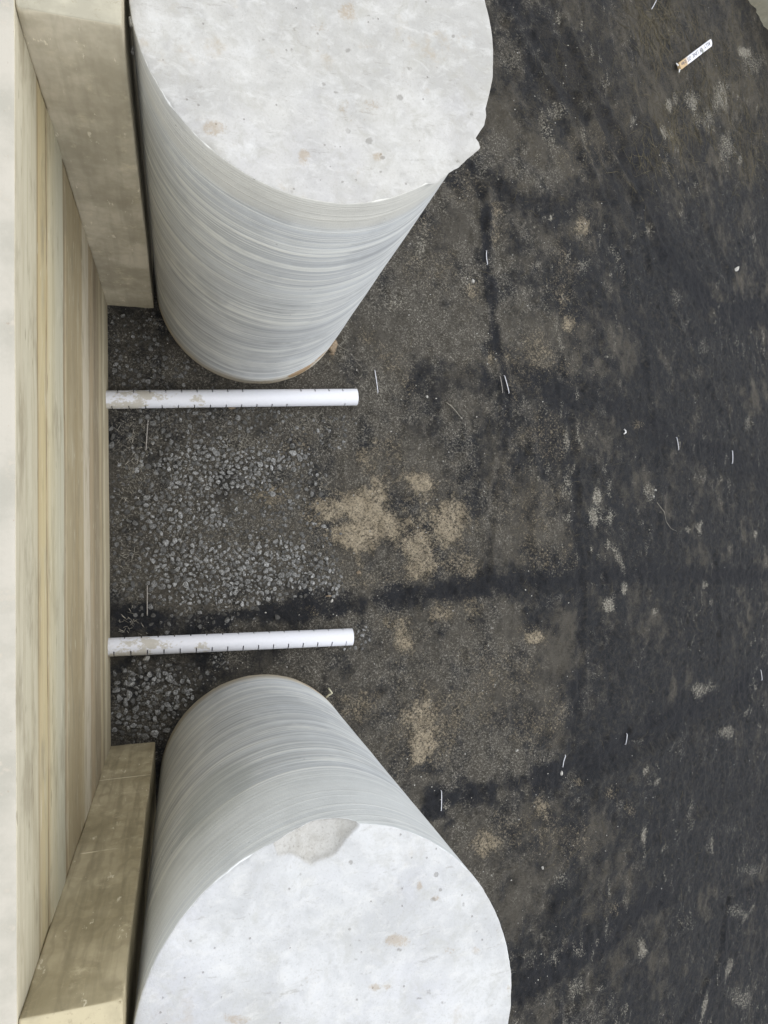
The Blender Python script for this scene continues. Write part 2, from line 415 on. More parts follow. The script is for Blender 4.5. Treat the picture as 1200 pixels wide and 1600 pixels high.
M = {}
M['ground'] = mat_ground()
M['pipe'] = mat_pipe()
M['gravel'] = mat_stone('grey_gravel', .09, .42, (1, 1.01, 1.0))
M['galv'] = mat_plain('galvanised_wire', (.62, .63, .68), .45, .35, .3, 120)
M['rusty'] = mat_plain('dull_wire', (.34, .32, .30), .6, .2, .4, 150)
M['pale_stone'] = mat_stone('pale_stone', .28, .55, (1, .98, .92), False)
M['clay'] = mat_stone('clay', .17, .33, (1, .78, .55), False)
M['mortar'] = mat_stone('mortar', .30, .50, (1, .98, .9), False)
M['straw'] = mat_plain('dry_straw', (.30, .282, .24), .8, 0, .6, 30)
M['straw_dark'] = mat_plain('dead_grass', (.13, .112, .072), .85, 0, .6, 30)
M['ivory'] = mat_plain('ivory_plastic', (.58, .56, .42), .5, 0, .25, 60)
M['white'] = mat_plain('white_plastic', (.7, .7, .7), .5, 0, .2, 60)
M['ink'] = mat_plain('marker_ink', (.11, .11, .14), .7, 0, .3, 60)
M['earth'] = mat_plain('packed_earth', (.17, .14, .10), .95, 0, .5, 6)
M['slab'] = mat_pier('slab_concrete', (128, 128, 118), (112, 112, 102), .1, (168, 168, 154))

# ------------------------------------------------------------------ ground sheet
def graded(lo, hi, segs):
    """segs: list of (end, step) going up from lo; steps outside are geometric"""
    out = [lo]
    for e, st in segs:
        n = max(1, int(round((e-out[-1])/st)))
        out += list(np.linspace(out[-1], e, n+1)[1:])
    return np.array(out)

def geo(start, end, n):
    return start+np.sign(end-start)*(np.geomspace(.05, abs(end-start)+.05, n)-.05)

xs = np.concatenate([geo(-.62, -70, 14)[1:][::-1], graded(-.62, 0, [(3.3, .0125), (7.4, .021)]), geo(7.4, 90, 26)[1:]])
ys = np.concatenate([geo(-5.4, -80, 24)[1:][::-1], graded(-5.4, 0, [(-2.4, .022), (3.0, .0125), (6.6, .022)]), geo(6.6, 80, 24)[1:]])
GX, GY = np.meshgrid(xs, ys, indexing='ij')

def poly_dist(poly, X, Y):
    d = np.full(X.shape, 1e9); side = np.zeros(X.shape)
    for (a, b) in zip(poly[:-1], poly[1:]):
        ax, ay = a[:2]; bx, by = b[:2]
        L = (bx-ax)**2+(by-ay)**2
        t = np.clip(((X-ax)*(bx-ax)+(Y-ay)*(by-ay))/L, 0, 1)
        dx = X-(ax+t*(bx-ax)); dy = Y-(ay+t*(by-ay))
        dd = np.hypot(dx, dy)
        cr = (bx-ax)*(Y-ay)-(by-ay)*(X-ax)
        side = np.where(dd < d, np.sign(cr), side); d = np.minimum(d, dd)
    return d, side

# overlapped seams of the fabric (clean dark strips), read off the photograph: points and widths in metres
SEAMS = [([(735, 262), (757, 320), (760, 380), (768, 470), (782, 560), (795, 610)], .045, .75),
         ([(795, 610), (790, 690), (775, 760), (765, 860), (760, 905)], .04, .3),
         ([(655, 596), (740, 600), (840, 600), (930, 625), (1000, 652), (1060, 690), (1200, 735)], .12, .62),
         ([(195, 968), (300, 966), (420, 956), (560, 940), (700, 918), (800, 908), (900, 902), (1010, 896), (1200, 900)], .075, .8),
         ([(690, 1262), (740, 1238), (820, 1222), (900, 1195), (980, 1160), (1060, 1115), (1140, 1080), (1230, 1045)], .105, .85),
         ([(820, 1555), (880, 1500), (950, 1462), (1010, 1410), (1060, 1385)], .12, .8),
         ([(690, 262), (760, 285), (850, 330), (960, 300)], .10, .5),
         ([(900, 120), (960, 200), (1010, 290), (1040, 400), (1110, 470), (1200, 500)], .16, .8),
         ([(890, 640), (900, 760), (905, 860), (910, 960), (905, 1080), (890, 1180)], .06, .35),
         ([(800, 0), (860, 90), (930, 150)], .22, .6)]
FOLDS = [([(985, 1146), (1013, 1142), (1035, 1130), (1052, 1118)], .018), ([(1045, 470), (1090, 560), (1130, 640)], .012),
         ([(905, 150), (960, 250), (1010, 330), (1040, 400)], .02), ([(880, 20), (930, 140), (985, 230)], .014),
         ([(980, 240), (1000, 330), (1020, 420)], .016), ([(760, 300), (764, 420), (785, 590)], .008),
         ([(800, 30), (880, 170), (950, 330), (985, 450)], .014), ([(1080, 250), (1100, 340), (1150, 440)], .014), ([(930, 640), (1000, 700), (1080, 740), (1190, 770)], .010),
         ([(900, 1010), (985, 1000), (1080, 985), (1190, 975)], .011), ([(880, 1240), (970, 1200), (1060, 1155), (1180, 1100)], .014), ([(870, 1420), (960, 1360), (1060, 1300), (1180, 1240)], .013),
         ([(900, 1580), (980, 1500), (1060, 1450), (1130, 1425)], .015), ([(820, 640), (842, 740), (838, 850)], .010), ([(905, 700), (925, 860), (918, 1020), (900, 1160)], .004), ([(1010, 560), (1030, 700), (1035, 860)], .010), ([(1120, 860), (1128, 1000), (1118, 1040)], .010)]
FLAP = [(1225, 1352), (1195, 1375), (1160, 1392), (1143, 1408), (1134, 1440), (1128, 1480), (1118, 1510), (1104, 1540), (1088, 1570), (1062, 1606), (1030, 1660)]

def w_poly(pts): return [G(*p) for p in pts]

fine = (GX > -.7) & (GX < 7.6) & (GY > -5.6) & (GY < 6.8)
H0 = slope(GX, GY)
HB = (fbm(GX*1.6, GY*1.6, 3, 3)-.5)*.05 + (fbm(GX*5, GY*5, 9, 3)-.5)*.028 + (fbm(GX*15, GY*15, 21, 3)-.5)*.030 - np.abs(fbm(GX*9, GY*9, 27, 3)-.5)*.05
HB *= .35+.65*sstep(.3, 1.6, GX)
# wrinkles of the sheet hanging on the bank
HB += sstep(2.4, 3.4, GX)*((fbm(GX*1.1, GY*5.5, 33, 3)-.5)*.016 + (fbm(GX*4.5, GY*1.3+GX*.8, 41, 3)-.5)*.035)
CLEAN = np.zeros_like(GX)
wobble = (fbm(GX*5, GY*5, 55, 5, .62)-.5)
for pts, wd, st in SEAMS:
    d, _ = poly_dist(w_poly(pts), GX, GY)
    e = d/wd + wobble*3.2
    CLEAN = np.maximum(CLEAN, st*(1-sstep(.15, 1.5, e)))
    HB -= .008*np.exp(-(d/(wd*.8))**2)*(.5+fbm(GX*3, GY*3, 57, 2)) - .007*np.exp(-((d-wd*(.9+wobble*.8))/.02)**2)
for pts, hh in FOLDS:
    d, _ = poly_dist(w_poly(pts), GX, GY)
    HB += hh*1.7*np.exp(-(d/.045)**2)*(.55+.9*fbm(GX*2.5, GY*2.5, 59, 2)) - hh*.8*np.exp(-((d-.10)/.05)**2)
d, side = poly_dist(w_poly(FLAP), GX, GY)
flap_side = side*1.0
sgn = np.sign(flap_side[np.argmin(np.abs(xs-G(1180, 1560)[0])), np.argmin(np.abs(ys-G(1180, 1560)[1]))]) or 1
inside = (flap_side == sgn)
HB += .022*sstep(-.03, .03, d*flap_side*sgn)*np.exp(-d/.3) - .012*np.exp(-((d*flap_side*sgn+.035)/.03)**2)
CLEAN = np.maximum(CLEAN, np.where(inside, .5*np.exp(-d/.5), 0))
Z = H0+HB

# ---- dirt maps
def blob(cx, cy, rx, ry, rot=0):
    C = G(cx, cy); c, s_ = math.cos(math.radians(rot)), math.sin(math.radians(rot))
    A = G(cx+rx*c, cy+rx*s_)-C; B = G(cx-ry*s_, cy+ry*c)-C
    Mi = np.linalg.inv(np.array([[A[0], B[0]], [A[1], B[1]]]))
    dx, dy = GX-C[0], GY-C[1]
    return np.hypot(Mi[0, 0]*dx+Mi[0, 1]*dy, Mi[1, 0]*dx+Mi[1, 1]*dy)

edge = (fbm(GX*7, GY*7, 71, 5, .65)-.5)*2.2
def paint(lst, soft=.55):
    out = np.zeros_like(GX)
    for t in lst:
        cx, cy, rx, ry, st = t[:5]; rot = t[5] if len(t) > 5 else 0
        dd = blob(cx, cy, rx*1.2, ry*1.2, rot)+edge
        out = np.maximum(out, st*(1-sstep(.98-soft*1.3, 1+soft*.9, dd)))
    return out

SAND_AT = [(520, 795, 32, 26, .9), (565, 790, 42, 30, 1), (545, 835, 42, 22, 1), (600, 820, 40, 24, .95), (575, 855, 22, 18, .8), (562, 875, 8, 14, .7),
              (645, 850, 26, 26, .8), (655, 880, 24, 22, .8), (660, 760, 26, 24, .95), (700, 812, 26, 32, .85), (715, 795, 16, 14, .7), (725, 882, 24, 24, .5),
              (487, 948, 17, 17, .55), (628, 985, 18, 22, .8), (636, 1003, 10, 16, .9), (690, 957, 22, 14, .6), (738, 955, 14, 20, .5),
              (662, 1125, 32, 34, .75), (655, 1160, 28, 26, .9), (650, 1182, 10, 8, .9), (690, 1140, 28, 40, .5), (570, 1098, 30, 22, .55), (545, 1110, 14, 14, .4), (425, 772, 20, 14, .55),
              (570, 722, 14, 18, .55), (600, 700, 22, 24, .4), (835, 996, 13, 8, .9), (520, 548, 12, 20, .4), (570, 530, 14, 14, .35), (470, 700, 22, 22, .35),
              (740, 455, 12, 22, .6), (768, 560, 8, 18, .7), (803, 612, 9, 22, .6, -12), (890, 507, 9, 11, .9), (880, 470, 7, 18, .45), (850, 1262, 11, 18, .75), (762, 1322, 16, 14, .75),
              (775, 325, 8, 16, .5), (772, 365, 7, 18, .5), (912, 357, 9, 14, .7), (830, 560, 55, 38, .38), (640, 590, 10, 26, .45), (760, 1100, 40, 40, .3), (505, 815, 40, 30, .5),
              (860, 1110, 30, 30, .3), (600, 905, 60, 20, .3), (700, 1090, 40, 26, .35), (1000, 662, 8, 6, .6), (965, 1428, 9, 11, .6), (955, 1240, 7, 8, .5), (983, 1262, 8, 12, .45), (905, 1222, 10, 6, .5),
              (835, 555, 45, 34, .45), (860, 690, 36, 40, .32), (835, 790, 50, 50, .28), (850, 870, 40, 30, .32), (650, 345, 34, 26, .3), (725, 300, 30, 24, .3), (675, 420, 36, 30, .28), (790, 1060, 50, 40, .32), (840, 1130, 40, 34, .34), (610, 560, 30, 26, .3), (880, 430, 24, 40, .28), (930, 230, 40, 30, .25), (880, 1310, 50, 36, .3), (800, 1290, 34, 26, .3)]
SAND = paint(SAND_AT, .6)
HALO = paint([(x, y, rx*1.9, ry*1.9, .34*s_) for x, y, rx, ry, s_ in [q[:5] for q in SAND_AT]], 1.0)
SAND = np.maximum(SAND, HALO)
FLECK = paint([(935, 776, 5, 9, .8), (928, 808, 8, 15, .85), (953, 812, 5, 15, .9), (950, 850, 4, 8, .6), (968, 872, 4, 16, .6, -25), (924, 858, 3, 7, .6),
               (975, 922, 5, 8, .9), (953, 945, 6, 9, .85), (1023, 956, 5, 6, .7), (1101, 914, 4, 6, .6), (1093, 826, 4, 10, .8), (1075, 828, 3, 5, .6), (1181, 834, 3, 6, .7),
               (1016, 770, 8, 12, .45), (1168, 660, 6, 10, .45), (1008, 1205, 4, 8, .7, 15), (1026, 1221, 4, 7, .7, 25), (1052, 1168, 3, 10, .6, 10), (1138, 1145, 8, 8, .55),
               (1096, 1076, 14, 9, .65), (1007, 1310, 4, 24, .85, 6), (1004, 1488, 6, 14, 1), (1113, 1322, 2, 12, .6), (1165, 1432, 4, 16, .6, 25), (1138, 1515, 4, 16, .6, 18), (1100, 1575, 3, 20, .7, 12),
               (1175, 1360, 14, 8, .4), (1160, 1560, 14, 14, .45), (1084, 158, 9, 11, .75), (1128, 150, 11, 20, .6), (1104, 190, 13, 16, .45), (1165, 80, 8, 7, .85), (1178, 100, 14, 16, .4),
               (1043, 165, 4, 9, .7), (1057, 155, 4, 8, .5), (1035, 210, 3, 9, .8, -8), (1045, 212, 8, 8, .45), (1138, 230, 10, 22, .5), (1158, 248, 4, 8, .6), (990, 188, 4, 8, .6), (1040, 245, 3, 22, .45, -8),
               (910, 415, 9, 12, .5), (1012, 362, 6, 8, .5), (1060, 465, 8, 14, .35), (955, 450, 6, 10, .4), (870, 175, 14, 12, .45), (912, 220, 5, 24, .45), (855, 210, 8, 30, .4, -12), (800, 95, 14, 8, .3),
               (905, 620, 4, 10, .5), (886, 690, 4, 16, .6), (888, 752, 8, 20, .6, -10), (870, 510, 4, 14, .5), (878, 535, 4, 14, .5, -20), (1100, 540, 8, 10, .3),
               (1000, 1160, 12, 6, .3), (940, 1545, 8, 8, .5), (900, 1545, 12, 16, .5), (880, 1375, 14, 14, .35), (868, 1500, 8, 20, .4, 20), (700, 1260, 5, 8, .6), (730, 440, 8, 12, .5), (660, 385, 10, 22, .45), (690, 330, 22, 8, .45, 45),
               (620, 470, 20, 14, .4), (540, 500, 8, 18, .4), (1070, 1440, 10, 10, .3), (1080, 1270, 5, 22, .35, 5), (1153, 1425, 12, 10, .4)], .6)
FLECK = np.maximum(FLECK, .50*sstep(.60, .82, fbm(GX*19, GY*10, 121, 3))*sstep(1.9, 2.7, GX)*sstep(.42, .66, fbm(GX*1.5, GY*1.5, 131, 3)))
GRASS = np.maximum(0, paint([(1120, 100, 120, 130, .9), (1060, 60, 60, 60, .6), (1170, 220, 40, 60, .6)], .8))
left = 1-sstep(1.7, 3.5, GX+(fbm(GX*1.8, GY*1.8, 81, 4, .6)-.5)*2.0)
DUST = .30+.52*left+(fbm(GX*2.6, GY*2.6, 91, 5, .6)-.5)*1.2+(fbm(GX*6.5, GY*4.5, 95, 5, .65)-.5)*1.3
DUST += paint([(830, 560, 70, 60, .35), (870, 1300, 90, 70, .3), (800, 1400, 80, 60, .3), (830, 980, 90, 70, .25), (830, 800, 70, 70, .25), (930, 220, 60, 60, .25), (960, 520, 80, 80, .15), (1050, 700, 60, 60, .12), (1150, 650, 40, 60, .1)], .9)
DUST -= paint([(1000, 440, 60, 40, .3), (1100, 560, 80, 40, .25), (1130, 1250, 80, 120, .3), (820, 60, 70, 60, .3), (1120, 1000, 80, 80, .1)], .9)
nearwall = 1-sstep(.05, .75, GX)
BED = paint([(330, 800, 170, 170, 1), (230, 1085, 80, 70, .8), (230, 545, 80, 60, .7)], 1.0)
DUST += .12*BED-.05*nearwall
DUST += GRASS*.35
DUST *= (1-CLEAN*.85)
SAND *= (1-CLEAN*.6)
GRIT = np.clip(.12+.58*left*(1-.35*nearwall)+(fbm(GX*3.7, GY*3.7, 101, 5, .6)-.5)*1.3, 0, 1)
GRIT += .34*BED
GRIT += paint([(745, 1150, 70, 50, .35), (830, 1090, 60, 50, .3), (790, 1050, 60, 40, .35), (800, 860, 60, 50, .25), (650, 340, 40, 40, .3), (680, 420, 50, 40, .2), (770, 470, 12, 90, .4), (600, 600, 30, 20, .4), (470, 665, 30, 20, .4), (700, 540, 60, 30, .15)], .8)
GRIT *= (1-CLEAN*.75)

gnd = grid_mesh('ground', np.stack([GX, GY, Z], -1), M['ground'])
tag(gnd, kind='structure')
set_attr(gnd.data, 'dirt_a', np.stack([SAND, np.clip(DUST, 0, 1.3), CLEAN], -1).reshape(-1, 3))
set_attr(gnd.data, 'dirt_b', np.stack([FLECK, GRASS, np.clip(GRIT, 0, 1)], -1).reshape(-1, 3))

def gz(x, y):
    i = np.clip(np.searchsorted(xs, x)-1, 0, len(xs)-2); j = np.clip(np.searchsorted(ys, y)-1, 0, len(ys)-2)
    u = (x-xs[i])/(xs[i+1]-xs[i]); v = (y-ys[j])/(ys[j+1]-ys[j])
    return float(Z[i, j]*(1-u)*(1-v)+Z[i+1, j]*u*(1-v)+Z[i, j+1]*(1-u)*v+Z[i+1, j+1]*u*v)

def GP(px, py, up=0):
    P = G(px, py); return Vector((P[0], P[1], gz(P[0], P[1])+up))

# ------------------------------------------------------------------ rough concrete boxes
def rough_box(name, lo, hi, step, mat, rr=.008, wob=.0025, parent=None, seed=0, chips=()):
    lo = np.array(lo, float); hi = np.array(hi, float)
    bm = bmesh.new()
    n = [max(2, int(round((hi[i]-lo[i])/step[i]))) for i in range(3)]
    ax = [np.linspace(lo[i], hi[i], n[i]+1) for i in range(3)]
    # extra loops next to the edges so that arrises can round and chip
    for i in range(3):
        ax[i] = np.unique(np.concatenate([ax[i], [lo[i]+.004, lo[i]+.010, lo[i]+.02, hi[i]-.02, hi[i]-.010, hi[i]-.004]]))
    V = {}; 
    def vert(p):
        k = tuple(np.round(p, 5))
        if k in V: return V[k]
        p = np.array(p, float)
        e = (vn(np.array(p[0]*22+p[2]*5+seed), np.array(p[1]*22+p[2]*19), 5+seed))
        e2 = (vn(np.array(p[0]*70+p[2]*31+seed), np.array(p[1]*70+p[2]*53), 8+seed))
        r = rr*(.35+.9*float(e)+.6*float(e2)*float(e))
        for (c, rad, dep) in chips:
            dd = np.linalg.norm(p-np.array(c))
            if dd < rad: r += dep*(1-dd/rad)
        inn = np.clip(p, lo+r, hi-r); dlt = p-inn; L = np.linalg.norm(dlt)
        q = inn+dlt/L*r if L > 1e-9 else p
        wv = (float(vn(np.array(p[1]*3.1+p[0]*2.3+seed), np.array(p[2]*3.7+p[0]), 13))-.5)*2*wob
        q = q+np.sign(p-(lo+hi)/2)*wv*np.array([1, 1, 1])*((np.abs(p-lo) < 1e-6) | (np.abs(p-hi) < 1e-6))
        V[k] = bm.verts.new(q); return V[k]
    for a in range(3):
        b, c = (a+1) % 3, (a+2) % 3
        for s_, val in ((0, lo[a]), (1, hi[a])):
            for i in range(len(ax[b])-1):
                for j in range(len(ax[c])-1):
                    pts = []
                    for (u, v) in ((i, j), (i+1, j), (i+1, j+1), (i, j+1)):
                        p = [0, 0, 0]; p[a] = val; p[b] = ax[b][u]; p[c] = ax[c][v]; pts.append(vert(p))
                    if s_ == 0: pts = pts[::-1]
                    try: bm.faces.new(pts)
                    except ValueError: pass
    me = bpy.data.meshes.new(name); bm.to_mesh(me); bm.free()
    me.materials.append(mat); me.polygons.foreach_set('use_smooth', [True]*len(me.polygons))
    return link(bpy.data.objects.new(name, me), parent)

bands = [(28, (206, 199, 178)), (45, (204, 198, 176)), (60, (203, 195, 170)), (62, (168, 150, 116)), (64, (200, 182, 142)), (70, (208, 194, 154)), (74, (204, 188, 146)), (76, (176, 156, 118)),
         (78, (206, 196, 164)), (87, (202, 196, 170)), (89, (199, 194, 171)), (98, (196, 194, 174)), (100, (206, 200, 176)), (101, (146, 132, 108)), (104, (172, 156, 126)), (106, (200, 184, 154)), (107, (168, 154, 122)),
         (118, (166, 152, 122)), (130, (172, 156, 122)), (131.5, (206, 196, 174)), (140, (202, 192, 172)), (142, (168, 150, 122)), (146, (172, 156, 128)), (149, (136, 122, 100)), (155, (146, 132, 108)), (157, (196, 182, 150)), (159, (178, 164, 134)), (161, (140, 128, 104)), (163.5, (206, 196, 168)), (165, (170, 160, 136))]
zs = [(zwall(x), c) for x, c in bands]
M['wall'] = mat_wall_face('board_marked_concrete', zs)
M['pier_a'] = mat_pier('pier_concrete', (156, 149, 133), (138, 131, 114), .35, (222, 216, 194))
M['pier_b'] = mat_pier('ply_cast_concrete', (143, 134, 111), (126, 117, 93), 1.0, (226, 214, 180))

wall = rough_box('concrete_wall', (-.80, -6.5, -.3), (WX, 6.5, 2.477), (.2, .035, .035), M['wall'], .004, .0015, seed=1)
# real board steps on the face
co = np.empty(len(wall.data.vertices)*3, np.float32); wall.data.vertices.foreach_get('co', co); co = co.reshape(-1, 3)
bz = sorted(zwall(x) for x in (62, 76, 100, 131, 141.5, 148, 157, 163))
rs = np.random.RandomState(4); offs = rs.uniform(-.004, .001, len(bz)+1)
band_i = np.searchsorted(bz, co[:, 2])
front = co[:, 0] > WX-.012
co[front, 0] += offs[band_i[front]]
wall.data.vertices.foreach_set('co', co.reshape(-1)); wall.data.update()
tag(wall, 'long pale concrete wall with horizontal board marks running down the left side', 'wall')

pa = rough_box('concrete_pier', (WX-.003, 1.452, -.3), (-.142, 2.75, 2.474), (.03, .05, .035), M['pier_a'], .007, .003, seed=3,
               chips=[((-.40, 1.452, 2.474), .05, .02), ((-.142, 1.452, 2.474), .02, .006)])
tag(pa, 'grey brown concrete pier projecting from the wall above the upper white pipe', 'pier', 'piers flanking the recess')
pb = rough_box('concrete_pier', (WX-.003, -2.6, -.3), (-.158, -1.221, 2.472), (.03, .05, .035), M['pier_b'], .006, .003, seed=7,
               chips=[((-.158, -1.221, 2.472), .03, .012)])
tag(pb, 'olive brown pier with plywood grain marks below the lower white pipe', 'pier', 'piers flanking the recess')

# retained ground behind the wall
bank = rough_box('earth_bank', (-40, -40, -.5), (-.803, 40, 2.30), (4, 4, 1.5), M['earth'], .02, .0)
tag(bank, kind='structure')

# ------------------------------------------------------------------ columns
def rim_point(px, py, z, c):
    P = at_z(px, py, z); return math.atan2(P[1]-c[1], P[0]-c[0]), math.hypot(P[0]-c[0], P[1]-c[1])

def column(label, mats, base, top, ztop, rim_poly=None, chip=None, spots=(), dark=(), sides=(), grey_patches=(), seed=0):
    """base/top = (x, y, radius); revolved grid, then rim fins, chips, stains and grey patches as surveyed"""
    NA = 640
    seam = PI                                  # seam faces the pier
    th = np.linspace(0, 2*PI, NA, endpoint=False)+seam
    zz = np.concatenate([np.linspace(-.25, ztop-.30, 40), ztop-np.array([.26, .22, .18, .15, .125, .10, .085, .07, .06, .05, .04, .032, .025, .019, .014, .010, .0065, .0035, .001])])
    cx = lambda z: base[0]+(top[0]-base[0])*z/ztop
    cy = lambda z: base[1]+(top[1]-base[1])*z/ztop
    cr = lambda z: base[2]+(top[2]-base[2])*z/ztop
    rim_dr = np.zeros(NA)
    if rim_poly:
        pts = sorted(((rim_point(x, y, ztop, top)) for x, y in rim_poly))
        aa = np.array([p[0] for p in pts]); rr_ = np.array([p[1] for p in pts])
        tw = (th+PI) % (2*PI)-PI
        m = (tw > aa[0]) & (tw < aa[-1])
        rim_dr[m] = np.interp(tw[m], aa, rr_)-top[2]
        f = np.minimum(sstep(aa[0], aa[0]+.05, tw), 1-sstep(aa[-1]-.05, aa[-1], tw)); rim_dr = rim_dr*np.where(m, f, 0)
    nick = (fbm(th*14, th*0+seed, 5+seed, 4, .6)-.5)*.006
    rimcut = .004+np.clip(fbm(th*9, th*0+3, 15+seed, 4, .7)-.55, 0, 1)*.05     # little broken bits of arris
    # chip: depth by angle along rim, and inner outline
    cdepth = np.zeros(NA); cinner = np.full(NA, 9.0)
    if chip:
        outer, inner = chip
        tw = (th+PI) % (2*PI)-PI
        oa = []
        for x, y in outer:
            lo, hi = ztop-.30, ztop
            for _ in range(40):
                z = (lo+hi)/2; P = at_z(x, y, z)
                out = math.hypot(P[0]-cx(z), P[1]-cy(z)) > cr(z)
                # looking from above the column axis side: a lower ring sits further from the view
                if out: hi = z
                else: lo = z
            P = at_z(x, y, z); oa.append((math.atan2(P[1]-cy(z), P[0]-cx(z)), max(0, ztop-z)))
        oa.sort(); A = np.array(oa)
        m = (tw >= A[0, 0]) & (tw <= A[-1, 0])
        cdepth[m] = np.interp(tw[m], A[:, 0], A[:, 1])
        ia = sorted(rim_point(x, y, ztop, top) for x, y in inner); I = np.array(ia)
        m2 = (tw >= min(I[0, 0], A[0, 0])) & (tw <= max(I[-1, 0], A[-1, 0]))
        cinner[m2] = np.interp(tw[m2], I[:, 0], I[:, 1])
        print('chip', A.round(3).tolist(), I.round(3).tolist())
    rows = []; side_rows = 0
    for z in zz:
        r = cr(z)+nick*np.exp(-(ztop-z)/.02)
        t = np.exp(-((ztop-z)/.02)**2)
        r = r+rim_dr*t
        lower = np.maximum(rimcut*.5, cdepth)               # the arris is lowered here
        zr = np.minimum(z, ztop-lower*sstep(.0, 1, np.clip(1-(ztop-z)/np.maximum(lower*1.6, 1e-4), 0, 1)))
        zr = np.where(z > ztop-lower, ztop-lower-(ztop-z)*.02, z)
        r = r-np.where(cdepth < .002, 0.45*rimcut*np.exp(-(ztop-z)/.004), 0)
        wv = (vn(th*3.5/PI*3+seed, np.full(NA, z*3), 31+seed)-.5)*.003*np.sin((th-seam)/2)
        r = r+wv
        rows.append(np.stack([cx(z)+r*np.cos(th), cy(z)+r*np.sin(th), zr], -1))
    side_rows = len(rows)
    last_r = r.copy(); last_z = zr.copy()
    # cap rings from rim to centre
    fr = np.concatenate([1-np.linspace(0.004, .45, 70), np.linspace(.54, .004, 30)])
    for k in fr:
        rad = last_r*k
        x = top[0]+rad*np.cos(th); y = top[1]+rad*np.sin(th)
        und = (fbm(x*3+seed, y*3, 51, 3)-.5)*.012+(fbm(x*14+seed, y*14, 61, 3)-.5)*.004
        e = (last_r-rad)
        z = ztop + und*sstep(0, .05, e)
        z = z-(ztop-last_z-.0)*np.where(cdepth > .002, 0, np.exp(-e/.006))
        if chip:
            span = np.maximum(last_r-np.minimum(cinner, last_r-.002), .002)
            q = np.clip((rad-(last_r-span))/span, 0, 1)
            z = z-np.where(cdepth > .002, cdepth*q**.75+.006*sstep(0, .12, q)*(.5+fbm(x*30, y*30, 77, 3)), 0)
        rows.append(np.stack([x, y, z], -1))
    P = np.stack(rows, 1)
    o = grid_mesh('concrete_column', P, mats[0], closed_u=True)
    o.data.materials.append(mats[1])
    nv = P.shape[1]
    mi = np.tile(np.r_[np.zeros(side_rows-1, np.int32), np.ones(nv-side_rows, np.int32)], NA)
    if len(mi) == len(o.data.polygons): o.data.polygons.foreach_set('material_index', mi)
    st = np.zeros((NA, nv, 3), np.float32)
    X, Y, Zc = P[..., 0], P[..., 1], P[..., 2]
    capm = np.zeros((NA, nv), bool); capm[:, side_rows-2:] = True
    for (lst, ch) in ((spots, 0), (dark, 1)):
        for (x, y, rx, ry, s_) in lst:
            C = at_z(x, y, ztop); A = at_z(x+rx, y, ztop)-C; B = at_z(x, y+ry, ztop)-C
            Mi = np.linalg.inv(np.array([[A[0], B[0]], [A[1], B[1]]]))
            u = Mi[0, 0]*(X-C[0])+Mi[0, 1]*(Y-C[1]); v = Mi[1, 0]*(X-C[0])+Mi[1, 1]*(Y-C[1])
            st[..., ch] = np.maximum(st[..., ch], capm*s_*(1-sstep(.3, 1.2, np.hypot(u, v))))
    if chip:
        span = (last_r-np.minimum(cinner, last_r))[:, None]
        rad = np.hypot(X-top[0], Y-top[1])
        st[..., 2] = capm*((cdepth > .002)[:, None])*sstep(-.004, .004, rad-(last_r[:, None]-span)+.012*(fbm(X*60, Y*60, 88, 3)-.5))
    tw = (th+PI) % (2*PI)-PI
    for (lst, ch) in ((sides, 0), (grey_patches, 1)):
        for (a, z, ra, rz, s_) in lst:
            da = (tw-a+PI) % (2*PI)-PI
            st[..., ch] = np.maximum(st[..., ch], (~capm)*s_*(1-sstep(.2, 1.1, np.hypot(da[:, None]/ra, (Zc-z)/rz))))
    set_attr(o.data, 'stain', st.reshape(-1, 3))
    # centre of cap
    me = o.data; n0 = len(me.vertices)
    bm = bmesh.new(); bm.from_mesh(me); bm.verts.ensure_lookup_table()
    ring = [bm.verts[i*nv+nv-1] for i in range(NA)]
    f = bm.faces.new(ring); f.material_index = 1; f.smooth = True
    f.normal_update()
    if f.normal.z < 0: f.normal_flip()
    bmesh.ops.recalc_face_normals(bm, faces=bm.faces)
    bm.to_mesh(me); bm.free()
    tag(o, label, 'column', 'round concrete columns')
    return o

